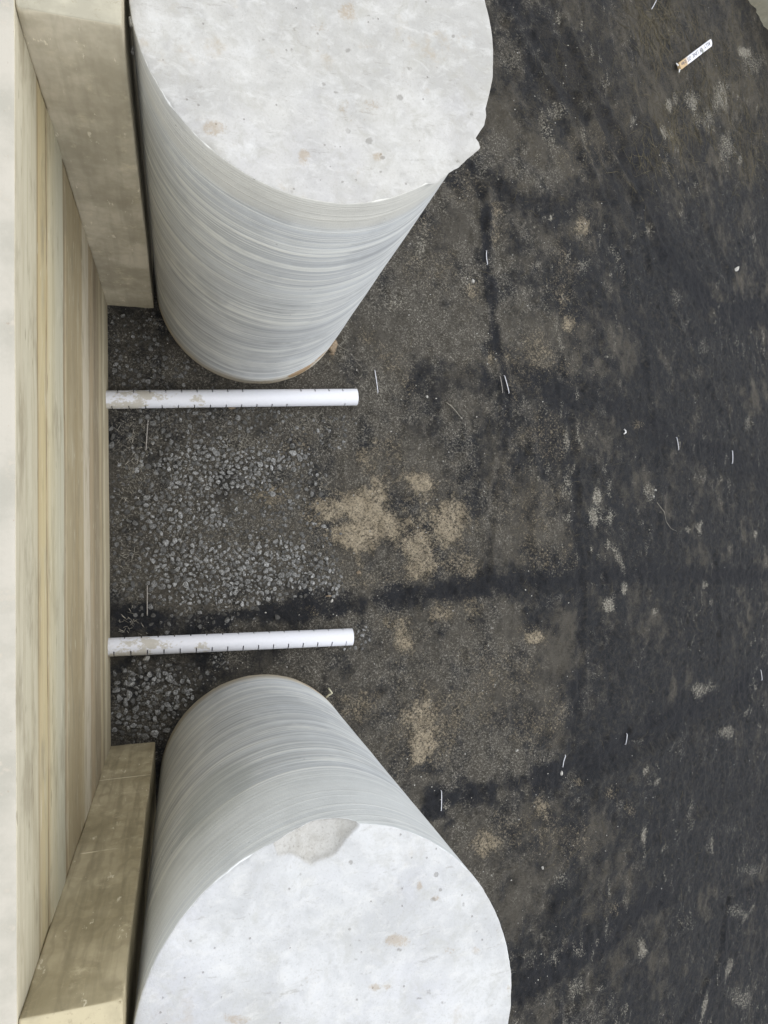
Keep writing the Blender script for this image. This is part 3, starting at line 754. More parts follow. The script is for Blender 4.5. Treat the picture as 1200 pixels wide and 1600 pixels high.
ZT = 2.4
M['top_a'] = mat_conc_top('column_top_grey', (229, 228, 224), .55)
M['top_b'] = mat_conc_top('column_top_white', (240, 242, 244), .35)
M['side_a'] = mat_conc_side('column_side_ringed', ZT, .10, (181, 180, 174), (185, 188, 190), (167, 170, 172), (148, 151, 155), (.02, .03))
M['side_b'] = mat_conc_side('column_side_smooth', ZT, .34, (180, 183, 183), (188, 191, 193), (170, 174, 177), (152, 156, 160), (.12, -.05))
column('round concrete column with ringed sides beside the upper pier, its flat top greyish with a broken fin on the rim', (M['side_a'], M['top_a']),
       (.474, 1.602, .600), (.4576, 1.6376, .586), ZT,
       rim_poly=[(763, 170), (758, 196), (749, 209), (744, 216), (749, 222), (752, 232), (744, 239), (732, 248), (722, 257), (719, 261), (715, 264), (712, 265), (703, 270), (690, 281), (670, 293)],
       spots=[(335, 200, 26, 18, .6), (475, 247, 14, 20, .7), (545, 20, 20, 26, .6), (590, 245, 14, 10, .7), (600, 300, 20, 8, .3), (500, 60, 40, 40, .2), (560, 170, 60, 30, .25), (640, 120, 30, 40, .15)],
       dark=[(543, 79, 6, 5, 1), (640, 107, 5, 4, 1), (708, 57, 4, 4, 1), (625, 152, 8, 7, .9), (577, 220, 8, 8, .9), (506, 132, 5, 5, .9), (598, 246, 6, 4, 1), (595, 268, 3, 3, 1), (535, 284, 3, 3, 1), (525, 143, 6, 4, .7),
             (715, 252, 5, 3, .9), (455, 300, 6, 4, .6), (650, 250, 30, 3, .5), (411, 62, 4, 3, .8), (575, 25, 4, 3, .8), (460, 47, 4, 4, .7), (737, 178, 4, 7, .7)],
       sides=[(-1.08, .09, .24, .10, 1.3), (-.80, .14, .22, .06, 1.0), (-1.5, .03, .3, .05, .6)], grey_patches=[(-1.9, 1.9, .35, .15, .25)], seed=2)
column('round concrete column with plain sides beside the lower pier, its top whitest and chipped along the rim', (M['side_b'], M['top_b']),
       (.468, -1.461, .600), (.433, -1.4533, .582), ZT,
       chip=([(411, 1337), (425, 1322), (440, 1309), (455, 1300), (471, 1291), (485, 1284), (500, 1280), (522, 1279), (542, 1279), (558, 1284)],
             [(409, 1339), (420, 1337), (440, 1334), (460, 1335), (470, 1342), (486, 1351), (500, 1344), (512, 1340), (524, 1335), (533, 1322), (541, 1310), (552, 1300), (566, 1285)]),
       spots=[(622, 1470, 24, 14, .8), (655, 1385, 6, 12, .7), (680, 1403, 10, 6, .5), (585, 1543, 12, 8, .9), (605, 1543, 8, 7, .6), (370, 1592, 30, 12, .6), (795, 1545, 5, 10, .5), (745, 1485, 10, 8, .4),
              (490, 1520, 20, 24, .3), (700, 1485, 20, 10, .3), (780, 1470, 10, 30, .25)],
       dark=[(548, 1347, 5, 6, .9), (469, 1365, 4, 4, .7), (688, 1390, 4, 4, .9), (546, 1450, 4, 4, .9), (670, 1550, 6, 7, .7), (655, 1560, 5, 4, .8), (556, 1500, 6, 5, .6), (724, 1413, 4, 5, .7), (624, 1484, 8, 4, .9), (677, 1405, 6, 5, .8), (692, 1567, 6, 4, .6), (512, 1462, 6, 4, .5), (556, 1470, 30, 2, .5)],
       sides=[(.95, .05, .30, .05, .7), (1.4, .03, .3, .03, .5)], grey_patches=[(2.15, 1.75, .40, .34, 1.3), (2.5, 1.0, .3, .2, .3)], seed=6)  # first grey patch is the camera's soft shadow, painted into the colour

# ------------------------------------------------------------------ slotted drain pipes
def drain_pipe(label, p0, p1, z0, z1, rad, pos_slots, neg_slots, ang_pos, ang_neg):
    """pipe from the wall outwards along +x of its own frame; slots are real cuts through the shell"""
    A = Vector((at_z(*p0, z0))); B = Vector((at_z(*p1, z1)))
    B.z = z1; A.z = z0
    d = B-A; L = d.length
    A = A-d.normalized()*.10; L += .10
    root_rot = d.to_track_quat('X', 'Z')
    NA = 72; sw = .0068
    cuts = sorted([(s_, 'p') for s_ in pos_slots]+[(s_, 'n') for s_ in neg_slots])
    st = [0.0]; kinds = []
    for c, k in cuts:
        c += .10
        if c-sw/2 <= st[-1]+.002 or c+sw/2 >= L-.004: continue
        st.append(c-sw/2); kinds.append(None); st.append(c+sw/2); kinds.append(k)
    st.append(L); kinds.append(None)
    verts = []; faces = []
    ro, ri = rad, rad-.0045
    for s_ in st:
        for r in (ro, ri):
            for i in range(NA):
                a = 2*PI*i/NA
                verts.append((s_, r*math.sin(a), r*math.cos(a)))
    def vid(k, shell, i): return (k*2+shell)*NA+i % NA
    def is_cut(kind, i):
        if kind is None: return False
        a = math.degrees(2*PI*(i+.5)/NA); a = a if a <= 180 else a-360       # + towards +y
        if kind == 'p': return ang_pos[0] < a < ang_pos[1]
        return -ang_neg[1] < a < -ang_neg[0]
    for k, kind in enumerate(kinds):
        for i in range(NA):
            if is_cut(kind, i):
                faces.append((vid(k, 0, i), vid(k, 0, i+1), vid(k, 1, i+1), vid(k, 1, i)))
                faces.append((vid(k+1, 0, i+1), vid(k+1, 0, i), vid(k+1, 1, i), vid(k+1, 1, i+1)))
                if not is_cut(kind, i-1): faces.append((vid(k, 0, i), vid(k, 1, i), vid(k+1, 1, i), vid(k+1, 0, i)))
                if not is_cut(kind, i+1): faces.append((vid(k, 1, i+1), vid(k, 0, i+1), vid(k+1, 0, i+1), vid(k+1, 1, i+1)))
            else:
                faces.append((vid(k, 0, i), vid(k+1, 0, i), vid(k+1, 0, i+1), vid(k, 0, i+1)))
                faces.append((vid(k, 1, i+1), vid(k+1, 1, i+1), vid(k+1, 1, i), vid(k, 1, i)))
    for k in (0, len(st)-1):
        for i in range(NA):
            q = (vid(k, 0, i), vid(k, 0, i+1), vid(k, 1, i+1), vid(k, 1, i))
            faces.append(q if k == 0 else q[::-1])
    o = mesh_obj('drain_pipe', verts, faces, M['pipe'], smooth=True)
    o.data.set_sharp_from_angle(angle=math.radians(35))
    o.rotation_euler = root_rot.to_euler(); o.location = A
    tag(o, label, 'drain pipe', 'slotted white drain pipes')
    return o, A, d.normalized()

def slot_s(pxs, p0, p1, z, off):
    A = at_z(*p0, z); out = []
    for x in pxs:
        y = p0[1]+(p1[1]-p0[1])*(x-p0[0])/(p1[0]-p0[0])
        out.append(float(np.linalg.norm(at_z(x, y, z)-A))+off)
    return out

def even(first, last, n): return [first+(last-first)*i/(n-1) for i in range(n)]
p0, p1 = (160, 624.5), (557, 620.5)
s1 = slot_s([184.5, 534.7], p0, p1, .09, 0); s2 = slot_s([174.5, 549], p0, p1, .09, 0)
drain_pipe('white slotted plastic drain pipe just below the upper column, level across the photo', p0, p1, .092, .080, .0545, even(s1[0], s1[1], 16), even(s2[0]+.0, s2[1]-.05, 16), (33, 105), (56, 128))
p0, p1 = (166, 1011.5), (550, 995)
s1 = slot_s([200, 540], p0, p1, .09, 0); s2 = slot_s([179, 539], p0, p1, .09, 0)
drain_pipe('white slotted plastic drain pipe just above the lower column, slightly tilted', p0, p1, .092, .080, .0545, even(s1[0]-.02, s1[1]-.02, 15), even(s2[0], s2[1], 16), (64, 130), (22, 96))

# ------------------------------------------------------------------ gravel
def stone_mesh(r, seed, flat=.75, cuts=9, sub=2):
    rs_ = random.Random(seed)
    bm = bmesh.new(); bmesh.ops.create_icosphere(bm, subdivisions=sub, radius=1)
    sx, sy, sz = rs_.uniform(.78, 1.25), rs_.uniform(.7, 1.05), rs_.uniform(.6, .95)*flat/.75
    pl = []
    for _ in range(cuts):
        v = Vector((rs_.gauss(0, 1), rs_.gauss(0, 1), rs_.gauss(0, 1))).normalized(); pl.append((v, rs_.uniform(.42, .8)))
    V = []
    for v in bm.verts:
        p = v.co.copy()
        for n, d_ in pl:
            k = p.dot(n)-d_
            if k > 0: p -= n*k*.95
        V.append((p.x*sx*r, p.y*sy*r, p.z*sz*r))
    F = [[x.index for x in f.verts] for f in bm.faces]
    bm.free(); return np.array(V), F

GR = []     # (cx, cy, rx, ry, density, size)
for t in [(330, 735, 95, 42, 1, 1), (300, 725, 55, 25, 1, 1), (400, 720, 55, 22, .9, .9), (225, 735, 32, 32, .55, 1), (265, 800, 55, 45, .65, 1), (340, 800, 55, 28, .7, .9),
          (320, 870, 85, 28, 1, 1), (380, 890, 100, 30, 1, 1), (300, 920, 55, 28, .8, .95), (360, 925, 75, 22, .95, .9), (270, 870, 40, 40, .8, 1), (470, 900, 50, 26, .8, .95),
          (495, 890, 30, 28, .7, .95), (465, 720, 28, 20, .6, 1.05), (480, 745, 26, 20, .55, 1), (520, 920, 14, 16, .6, 1), (250, 925, 22, 22, .6, 1.1), (430, 850, 40, 25, .5, .95), (440, 865, 55, 22, .8, .95),
          (240, 1085, 75, 45, .75, 1.05), (215, 1120, 55, 38, .75, 1.1), (290, 1065, 40, 25, .5, .9), (200, 1060, 40, 20, .4, 1), (345, 1035, 18, 10, .5, .8), (205, 530, 36, 30, .35, .95), (190, 505, 20, 16, .4, .9), (250, 560, 30, 20, .25, .9),
          (425, 650, 30, 12, .5, .8), (470, 665, 40, 16, .35, .8), (530, 665, 24, 16, .45, .8), (520, 690, 22, 12, .35, .8), (566, 995, 14, 18, .5, .75), (545, 1010, 20, 8, .4, .7), (380, 760, 40, 30, .6, .9),
          (190, 905, 22, 40, .3, 1.0), (185, 800, 18, 50, .18, .9), (345, 690, 60, 12, .25, .9), (510, 845, 24, 16, .35, .8)]:
    GR.append(t)
HOLES = [(385, 795, 40, 24), (345, 842, 26, 18), (372, 845, 26, 14), (378, 757, 14, 10), (430, 800, 40, 30)]
rs = random.Random(11)
placed = []; cell = {}
def too_close(x, y, r):
    ci, cj = int(x/.08), int(y/.08)
    for i in range(ci-1, ci+2):
        for j in range(cj-1, cj+2):
            for (a, b, c) in cell.get((i, j), ()):
                if math.hypot(a-x, b-y) < (r+c)*.62: return True
    return False
def dens(px, py):
    d_ = 0; sz = 1
    for cx, cy, rx, ry, de, s_ in GR:
        q = math.hypot((px-cx)/rx, (py-cy)/ry)
        v = de*max(0, min(1, (1.35-q)/.65))
        if v > d_: d_, sz = v, s_
    q = math.hypot((px-320)/160, (py-800)/165)
    v = .42*max(0, min(1, (1.25-q)/.5))
    q2 = math.hypot((px-230)/75, (py-545)/70)
    v = max(v, .36*max(0, min(1, (1.2-q2)/.5)))
    if v > d_: d_ = v
    for cx, cy, rx, ry in HOLES:
        q = math.hypot((px-cx)/rx, (py-cy)/ry)
        if q < 1.1: d_ *= .7
    return d_, sz
COLS = [(.474, 1.602, .615), (.468, -1.461, .615)]
for pas in (0, 1, 2):
    for _ in range((9000, 9000, 9000)[pas]):
        px, py = rs.uniform(166, 590), rs.uniform(490, 1165)
        dd, sz = dens(px, py)
        if rs.random() > dd: continue
        if .3 < dd < .6 and rs.random() > dd*1.2: continue
        P = G(px, py); r = (rs.uniform(.017, .029), rs.uniform(.013, .021), rs.uniform(.007, .013))[pas]*sz
        x, y = P[0], P[1]
        if x < WX+r*.8: continue
        if any(math.hypot(x-a, y-b) < c+r*.8 for a, b, c in COLS): continue
        if x < -.12 and (y > 1.452-r or y < -1.221+r): continue
        if too_close(x, y, r): continue
        placed.append((x, y, r, dd)); cell.setdefault((int(x/.08), int(y/.08)), []).append((x, y, r))
print('stones', len(placed))
protos = [stone_mesh(1, 100+i, flat=.38, cuts=13) for i in range(40)]
AV = []; AF = []; AT = []; base_i = 0
for (x, y, r, dd) in placed:
    V, F = protos[rs.randrange(40)]
    q = Matrix.Rotation(rs.uniform(0, 6.28), 3, 'Z') @ Matrix.Rotation(rs.uniform(-.5, .5), 3, 'X') @ Matrix.Rotation(rs.uniform(-.5, .5), 3, 'Y')
    W = (V*r) @ np.array(q).T
    W += np.array([x, y, gz(x, y)+r*(rs.uniform(-.02, .28) if dd > .55 else rs.uniform(-.22, .12))])
    AV.append(W); AF += [[i+base_i for i in f] for f in F]; base_i += len(V)
    tone = min(1, max(.08, rs.gauss(.66 if dd > .55 else (.42 if dd > .3 else .26), .24)))
    AT.append(np.full((len(V), 3), tone))
AV = np.concatenate(AV); AT = np.concatenate(AT)
gr = mesh_obj('gravel', AV, AF, M['gravel'])
set_attr(gr.data, 'tone', AT)
tag(gr, 'grey crushed gravel scattered between the two white pipes and in the recess corners', 'gravel', kind='stuff')

# grit: tiny pale specks over the fabric
AV = []; AF = []; base_i = 0
for _ in range(1500):
    px, py = rs.uniform(166, 1195), rs.uniform(5, 1595)
    if px > 900 and rs.random() < .72: continue
    P = G(px, py); x, y = P[0], P[1]
    if x < WX+.03 or any(math.hypot(x-a, y-b) < c+.01 for a, b, c in COLS) or (x < -.1 and (y > 1.44 or y < -1.2)): continue
    r = rs.choice([.0025, .003, .0035, .004, .005, .0065])
    V, F = protos[rs.randrange(40)]
    W = V*r+np.array([x, y, gz(x, y)+r*.4]); AV.append(W); AF += [[i+base_i for i in f] for f in F]; base_i += len(V)
gt = mesh_obj('grit', np.concatenate(AV), AF, M['pale_stone'])
tag(gt, 'tiny pale specks of grit strewn over the black fabric', 'grit', kind='stuff')

# ------------------------------------------------------------------ straw and dead grass
def strand(pts, r, AV, AF):
    b = len(AV)
    for i, p in enumerate(pts):
        t = (pts[min(i+1, len(pts)-1)]-pts[max(i-1, 0)]).normalized()
        s_ = t.cross(Vector((0, 0, 1))).normalized(); u = s_.cross(t)
        k = r*(1 if 0 < i < len(pts)-1 else .5)
        for a in (0, 2.09, 4.19): AV.append(p+s_*math.cos(a)*k+u*math.sin(a)*k)
    for i in range(len(pts)-1):
        for j in range(3): AF.append((b+i*3+j, b+i*3+(j+1) % 3, b+i*3+3+(j+1) % 3, b+i*3+3+j))
def strands(name, areas, n, Lr, rad, mat, label, ang=None, curl=.35):
    AV = []; AF = []
    for _ in range(n):
        cx, cy, rx, ry = rs.choice(areas)
        px, py = rs.gauss(cx, rx*.5), rs.gauss(cy, ry*.5)
        P = G(px, py); L = rs.uniform(*Lr); a = rs.choice(ang)+rs.gauss(0, .35) if ang else rs.uniform(0, 6.28)
        x, y = P[0], P[1]
        if x < WX+.05 or any(math.hypot(x-q[0], y-q[1]) < q[2]+.03 for q in COLS): continue
        pts = []; c = rs.gauss(0, curl)
        for k in range(5):
            pts.append(Vector((x, y, gz(x, y)+.004+rs.uniform(0, .006))))
            x += math.cos(a)*L/4; y += math.sin(a)*L/4; a += c/2
        strand(pts, rad, AV, AF)
    o = mesh_obj(name, AV, AF, mat)
    tag(o, label, 'grass', kind='stuff'); return o
strands('straw', [(205, 690, 30, 40), (205, 740, 22, 30), (195, 975, 30, 30), (190, 770, 20, 30), (370, 692, 30, 14), (500, 660, 24, 14), (470, 660, 30, 16), (590, 605, 20, 26), (345, 560, 20, 12), (530, 545, 20, 20), (200, 880, 20, 40)], 520, (.014, .045), .0016, M['straw'],
        'short broken straw caught in the fabric near the wall', [.75, -.75, .75+PI/2], .2)
strands('dead_grass', [(1080, 60, 90, 60), (1150, 150, 60, 70), (1090, 170, 60, 60), (1020, 40, 40, 50), (1170, 240, 40, 60), (1040, 230, 60, 60)], 900, (.05, .28), .0016, M['straw_dark'],
        'thin dead grass strands lying around the fallen survey stake')
strands('loose_fibre', [(900, 600, 300, 400), (1000, 900, 250, 400), (850, 250, 150, 200), (1000, 1350, 200, 200)], 260, (.03, .13), .0011, M['straw_dark'],
        'stray fibres lying over the open black fabric')

# ------------------------------------------------------------------ fabric staples
def staple(name, label, a, b, mat, rad=.0034, up=.010, bow=0):
    A = GP(*a, up); B = GP(*b, up); d = B-A; L = d.length
    mid = (A+B)/2
    n = 9; pts = [Vector((0, -L/2, -.05)), Vector((0, -L/2, -.012))]
    for i in range(n): pts.append(Vector((bow*math.sin(PI*i/(n-1)), -L/2+.004+(L-.008)*i/(n-1), .003*math.sin(PI*i/(n-1)))))
    pts += [Vector((0, L/2, -.012)), Vector((0, L/2, -.05))]
    verts = []; faces = []; S = 8
    for i, p in enumerate(pts):
        t = (pts[min(i+1, len(pts)-1)]-pts[max(i-1, 0)]).normalized()
        s_ = Vector((1, 0, 0)); u = t.cross(s_).normalized(); s_ = u.cross(t)
        for k in range(S): verts.append(p+s_*rad*math.cos(2*PI*k/S)+u*rad*math.sin(2*PI*k/S))
    for i in range(len(pts)-1):
        for k in range(S): faces.append((i*S+k, i*S+(k+1) % S, (i+1)*S+(k+1) % S, (i+1)*S+k))
    faces.append(tuple(range(S))[::-1]); faces.append(tuple((len(pts)-1)*S+k for k in range(S)))
    o = mesh_obj(name, verts, faces, mat, smooth=True)
    o.location = mid; o.rotation_euler = d.to_track_quat('Y', 'Z').to_euler()
    tag(o, label, 'staple', 'wire staples pinning the black fabric')
    return o
g_, r_ = M['galv'], M['rusty']
staple('ground_staple', 'dull grey wire staple near the wall just under the upper white pipe', (231, 660), (228, 703), r_)
staple('ground_staple', 'dull grey wire staple near the wall just above the lower white pipe', (230, 915), (230, 962), r_)
staple('ground_staple', 'bright wire staple just past the free end of the upper white pipe', (585, 578), (590, 614), g_)
staple('ground_staple', 'bright curved wire staple in the narrow dark seam right of the upper column', (761, 390), (763, 412), g_, bow=.006)
staple('ground_staple', 'longer bright staple of the close pair where two dark seams cross', (789, 586), (797, 614), g_)
staple('ground_staple', 'shorter thinner staple of the close pair where two dark seams cross', (782, 587), (787, 613), r_, .0026)
staple('ground_staple', 'small bright staple on the bank, second from the right edge, slightly tilted', (1058, 683), (1061, 703), g_)
staple('ground_staple', 'bright upright staple on the bank near the right edge at mid height', (1145, 704), (1145, 724), g_, .0045)
staple('ground_staple', 'bright wire staple beside the lower column at the start of the dark seam', (690, 1236), (690, 1268), g_)
staple('ground_staple', 'bright bent staple in the lower dark seam with a white crumb at its foot', (883, 1180), (881, 1200), g_, bow=.006)
staple('ground_staple', 'small bright staple in the lower dark seam beside a short raised fold', (978, 1146), (978, 1164), g_)
staple('ground_staple', 'small staple at the right edge where the lower dark seam leaves the photo', (1190, 1047), (1191, 1063), g_)
staple('ground_staple', 'pale slanting staple at the top edge, left of the survey stake', (1026, 0), (1019, 13), g_, .004)

# ------------------------------------------------------------------ loose stones and scraps
def stone(name, label, px, py, r, mat, seed, cat='stone', sc=(1, 1, 1), rot=0, lift=.3, group=None):
    V, F = stone_mesh(r, seed, cuts=10, sub=3)
    P = GP(px, py); o = mesh_obj(name, V, F, mat); o.location = P+Vector((0, 0, r*lift)); o.scale = sc; o.rotation_euler = (0, 0, rot)
    set_attr(o.data, 'tone', np.ones((len(V), 3)))
    tag(o, label, cat, group); return o
stone('stone', 'pale oval stone lying alone on the bank by the right edge', 1152, 420, .034, M['pale_stone'], 3, sc=(1.7, .8, .8), rot=.6)
stone('clay_clod', 'brown clay clod against the foot of the upper column', 521, 541, .045, M['clay'], 5, 'clod', (1.0, 1.1, .8))
stone('clay_clod', 'tiny clay crumb below the brown clod by the upper column', 519, 553, .014, M['clay'], 6, 'clod')
stone('stone', 'white angular stone in the sand patch left of the narrow dark seam', 740, 438, .020, M['pale_stone'], 8, sc=(1, 1.2, .9))
stone('stone', 'pale stone tucked against the underside of the lower white pipe', 229, 1029, .024, M['pale_stone'], 9, sc=(.9, 1.1, 1))
stone('stone', 'pinkish stone chip against the underside of the upper white pipe', 363, 637, .019, M['clay'], 12, sc=(1.4, .7, 1))
stone('stone', 'small buff stone below the large sand patch', 561, 894, .018, M['clay'], 14, sc=(1.2, .8, .9))
stone('stone', 'small buff stone just right of the upper pipe of gravel and above the bare dark band', 513, 931, .014, M['clay'], 15, sc=(1.2, .8, .9)).__setitem__('label', 'left of two tiny buff chips above the dark band and below the gravel')
stone('stone', 'right of two tiny buff chips above the dark band and below the gravel', 519, 939, .013, M['pale_stone'], 16, sc=(.8, 1.2, .9))
stone('stone', 'tiny white stone on the brown film left of the lower dark seam', 807, 1172, .014, M['pale_stone'], 17)
stone('stone', 'white speck of stone on the dark strip between upper pipe end and crossing seams', 667, 620, .012, M['pale_stone'], 18)
stone('stone', 'lone white speck of stone right of the lower column top', 849, 1357, .013, M['pale_stone'], 19)
stone('stone', 'pair of white chips above the thin root, the larger one', 1024, 766, .013, M['pale_stone'], 20).__setitem__('label', 'upper of two white chips on the bank by the thin root')
stone('stone', 'lower of two white chips on the bank by the thin root', 1021, 776, .011, M['pale_stone'], 21)
stone('stone', 'white stone bit at the foot of the bent staple in the lower dark seam', 879, 1209, .014, M['pale_stone'], 22, sc=(.7, 1.8, .8))

# curled white scrap and bent ivory scrap
def tube(name, pts, rad, mat, label, cat, taper=False, group=None):
    verts = []; faces = []; S = 8
    for i, p in enumerate(pts):
        t = (pts[min(i+1, len(pts)-1)]-pts[max(i-1, 0)]).normalized()
        s_ = t.cross(Vector((0, 0, 1)))
        s_ = s_.normalized() if s_.length > 1e-4 else Vector((1, 0, 0)); u = s_.cross(t)
        k = rad*(1-.6*i/(len(pts)-1)) if taper else rad
        for j in range(S): verts.append(p-pts[0]+s_*k*math.cos(2*PI*j/S)+u*k*math.sin(2*PI*j/S))
    for i in range(len(pts)-1):
        for j in range(S): faces.append((i*S+j, i*S+(j+1) % S, (i+1)*S+(j+1) % S, (i+1)*S+j))
    faces.append(tuple(range(S))[::-1]); faces.append(tuple((len(pts)-1)*S+j for j in range(S)))
    o = mesh_obj(name, verts, faces, mat, smooth=True); o.location = pts[0]
    tag(o, label, cat, group); return o
tube('plastic_scrap', [GP(974, 671, .012), GP(975, 674, .016), GP(974.6, 676.5, .016), GP(972.5, 678.5, .012)], .006, M['white'], 'tiny curled white scrap in the dark band on the bank', 'scrap')
tube('plastic_scrap', [GP(508.5, 1088, .02), GP(512.5, 1083.5, .035), GP(516.5, 1080.5, .045), GP(514, 1077, .03), GP(512, 1074, .012)], .0055, M['ivory'], 'bent ivory plastic scrap at the foot of the lower column', 'scrap')
tube('thin_root', [GP(1026, 785, .006), GP(1034, 800, .01), GP(1040, 815, .01), GP(1048, 826, .01), GP(1056, 830, .006)], .0028, M['straw'], 'thin curved root lying on the bank left of the right edge', 'root', True)
tube('twig', [GP(697, 628, .008), GP(705, 636, .012), GP(714, 645, .012), GP(722, 655, .008)], .0035, M['straw'], 'thin straight twig right of the upper pipe below the dark band', 'twig', True)

# mortar crumbs wedged in the gap between pier and upper column
def crumb(label, px, py, z, r, seed, sc):
    V, F = stone_mesh(r, seed, cuts=12, sub=3)
    o = mesh_obj('mortar_crumb', V, F, M['mortar']); o.location = Vector(at_z(px, py, z)); o.scale = sc
    tag(o, label, 'crumb', 'mortar crumbs wedged beside the upper column'); return o
crumb('larger pale mortar crumb wedged between the upper pier and the column rim', 205.5, 35, 2.38, .017, 31, (.85, 1.4, 1))
crumb('smaller pale mortar crumb lower in the gap between pier and upper column', 208, 77, 2.22, .013, 33, (.8, 1.5, 1))
A = Vector(at_z(208, 82, 2.21))
tube('loose_thread', [A, A+Vector((.004, -.015, -.01)), A+Vector((.012, -.03, -.02)), A+Vector((.02, -.045, -.02))], .0012, M['straw'], 'thin pale thread hanging below the smaller mortar crumb', 'thread')

# ------------------------------------------------------------------ survey stake
def stake():
    s = NT('stake_paint')
    X, Y, Zc = s.xyz()
    n = s.noise(30, 5, .7, vec=s.mp((.4, 1, 1))); f = s.noise(120, 3, .6)
    a = GP(1107, 69, .03); b = GP(1056, 108, .03); L = (b-a).length
    tip = s.ss(L*.74, L*.84, s.add(X, s.mul(s.math('SUBTRACT', n, .5), .10)))
    col = s.mix(s.ss(.4, .7, n), (.60, .61, .66, 1), (.50, .51, .53, 1))
    col = s.mix(tip, col, s.mix(n, (.34, .24, .13, 1), (.46, .35, .21, 1)))
    d = s.n('ShaderNodeVectorMath', operation='DISTANCE'); s.put(d.inputs[0], s.geo); d.inputs[1].default_value = (L*.33, .016, .028)
    smu = s.mul(s.math('SUBTRACT', 1, s.ss(.01, .055, s.add(d.outputs['Value'], s.mul(s.math('SUBTRACT', f, .5), .06)))), .85)
    col = s.mix(smu, col, (.12, .13, .10, 1))
    m = s.done(col, .7, s.bump(n, .002, .4))
    # frame: +x from the pointed top end to the foot, lettering reads along +x
    w = .064; t = .028
    root = empty('survey_stake', a)
    d_ = (b-a).normalized(); N = Vector((.45, 0, .89)); yv = N.cross(d_).normalized(); N = d_.cross(yv)
    root.rotation_euler = Matrix((d_, yv, N)).transposed().to_euler()
    tag(root, 'white painted wooden survey stake with handwritten lettering lying on the bank', 'stake')
    bm = bmesh.new()
    out = [(.0, -w*.34), (.010, -w*.5), (L, -w*.5), (L-.006, w*.5), (.036, w*.5), (.0, w*.16)]
    vs = [[bm.verts.new((x, y, z)) for x, y in out] for z in (0, t)]
    bm.faces.new(vs[0][::-1]); bm.faces.new(vs[1])
    for i in range(len(out)):
        j = (i+1) % len(out); bm.faces.new((vs[0][i], vs[0][j], vs[1][j], vs[1][i]))
    bmesh.ops.bevel(bm, geom=bm.edges[:], offset=.0015, segments=1, affect='EDGES')
    me = bpy.data.meshes.new('peg'); bm.to_mesh(me); bm.free(); me.materials.append(m)
    link(bpy.data.objects.new('peg', me), root)
    for dx, dy in ((.012, w*.5), (.02, -w*.45)):
        bmn = bmesh.new(); bmesh.ops.create_cone(bmn, cap_ends=True, segments=10, radius1=.008, radius2=.005, depth=.04)
        bmesh.ops.bevel(bmn, geom=bmn.edges[:], offset=.002, segments=1, affect='EDGES')
        me = bpy.data.meshes.new('splinter'); bmn.to_mesh(me); bmn.free(); me.materials.append(M['white'])
        o = link(bpy.data.objects.new('splinter', me), root); o.location = (L+dx, dy, t*.5); o.rotation_euler = (0, PI/2, .5 if dy > 0 else -.8)
    for word, x0, x1 in (('RLLY', .07, .26), ('OF', .33, .41), ('LINE', .45, .63), ('O/S', .68, .78), ('0.4m', .82, .96)):
        cu = bpy.data.curves.new('lettering', 'FONT'); cu.body = word; cu.size = .050; cu.extrude = .0006
        cu.align_x = 'LEFT'; cu.align_y = 'CENTER'
        tmp = bpy.data.objects.new('lettering_tmp', cu); COL.objects.link(tmp)
        bpy.context.view_layer.update()
        me = bpy.data.meshes.new_from_object(tmp.evaluated_get(bpy.context.evaluated_depsgraph_get()))
        COL.objects.unlink(tmp); bpy.data.objects.remove(tmp)
        me.materials.clear(); me.materials.append(M['ink'])
        o = bpy.data.objects.new('lettering', me); link(o, root)
        xs_ = [v.co.x for v in me.vertices]; k = L*(x1-x0)/(max(xs_)-min(xs_))
        o.scale = (k, 1, 1); o.location = (L*x0-min(xs_)*k, -.006, t+.0012)
    return root
stake()

# far slab at the top right corner
A, B = G(1158, -12), G(1212, 62)
d_ = Vector((B[0]-A[0], B[1]-A[1], 0)).normalized()
nrm = Vector((-d_.y, d_.x, 0)); nrm = nrm if nrm.x > 0 else -nrm
slab = rough_box('concrete_slab', (-3.0, 0, -.5), (3.0, 2.2, .30), (.12, .12, .12), M['slab'], .012, .004, seed=9)
slab.rotation_euler = (0, 0, math.atan2(d_.y, d_.x))
if (Matrix.Rotation(slab.rotation_euler.z, 3, 'Z') @ Vector((0, 1, 0))).dot(nrm) < 0: slab.rotation_euler.z += PI
slab.location = (A[0]+d_.x*.35, A[1]+d_.y*.35, float(slope(A[0], A[1]))-.02)
tag(slab, 'weathered grey concrete slab edge cut off by the upper right corner', 'slab')

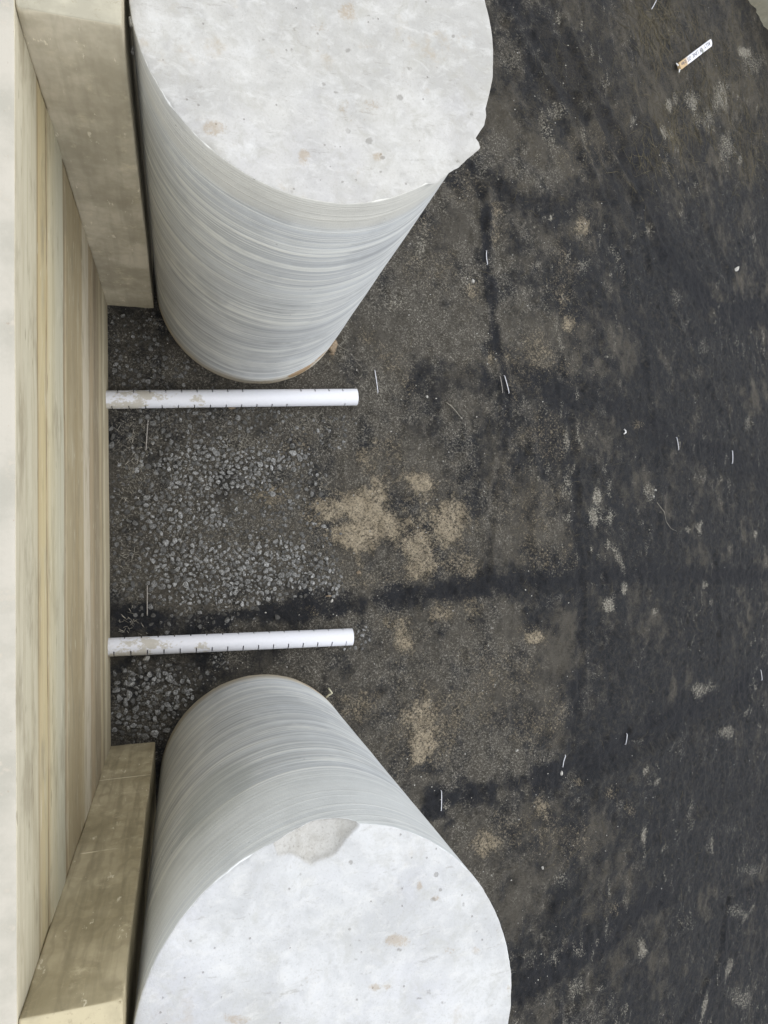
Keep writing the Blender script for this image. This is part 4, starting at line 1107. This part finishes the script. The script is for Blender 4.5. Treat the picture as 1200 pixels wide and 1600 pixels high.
# ------------------------------------------------------------------ light: bright overcast, softly from the open side
SC.world = bpy.data.worlds.new('World'); SC.world.use_nodes = True
wt = SC.world.node_tree; wt.nodes.clear()
wo = wt.nodes.new('ShaderNodeOutputWorld'); bg = wt.nodes.new('ShaderNodeBackground'); sky = wt.nodes.new('ShaderNodeTexSky')
sky.sky_type = 'NISHITA'; sky.sun_disc = False
EL, AZ = math.radians(60), math.radians(0)           # AZ measured from +x towards +y
sky.sun_elevation = EL; sky.sun_rotation = math.radians(90)-AZ
sky.air_density = 1.0; sky.dust_density = 1.5; sky.ozone_density = 1.0
hs = wt.nodes.new('ShaderNodeHueSaturation'); hs.inputs['Saturation'].default_value = .18
# cloud deck: an even grey veil over most of the clear-sky gradient
ov = wt.nodes.new('ShaderNodeMix'); ov.data_type = 'RGBA'; ov.inputs[0].default_value = .75; ov.inputs[7].default_value = (3.0, 3.08, 3.18, 1)
wt.links.new(sky.outputs[0], hs.inputs['Color']); wt.links.new(hs.outputs[0], ov.inputs[6]); wt.links.new(ov.outputs[2], bg.inputs[0]); wt.links.new(bg.outputs[0], wo.inputs[0])
bg.inputs[1].default_value = .15
su = bpy.data.lights.new('sun', 'SUN'); su.energy = .5; su.angle = math.radians(90); su.color = (1, .97, .93)
so = link(bpy.data.objects.new('sun', su))
dirv = Vector((math.cos(EL)*math.cos(AZ), math.cos(EL)*math.sin(AZ), math.sin(EL)))
so.rotation_euler = (-dirv).to_track_quat('-Z', 'Y').to_euler(); so.location = dirv*20

# ------------------------------------------------------------------ camera
cam = bpy.data.cameras.new('camera'); co_ = link(bpy.data.objects.new('camera', cam))
cam.sensor_fit = 'VERTICAL'; cam.sensor_height = 36; cam.lens = FPX/1600*36
cam.clip_end = 500; cam.clip_start = .05
mw = Matrix.Identity(4)
for i in range(3):
    for j in range(3): mw[i][j] = R[i][j]
mw.translation = (0, 0, CAM_H)
co_.matrix_world = mw
SC.camera = co_
SC.view_settings.view_transform = 'Standard'; SC.view_settings.look = 'None'
SC.view_settings.gamma = 1; SC.view_settings.use_curve_mapping = False
SC.view_settings.exposure = 1.62
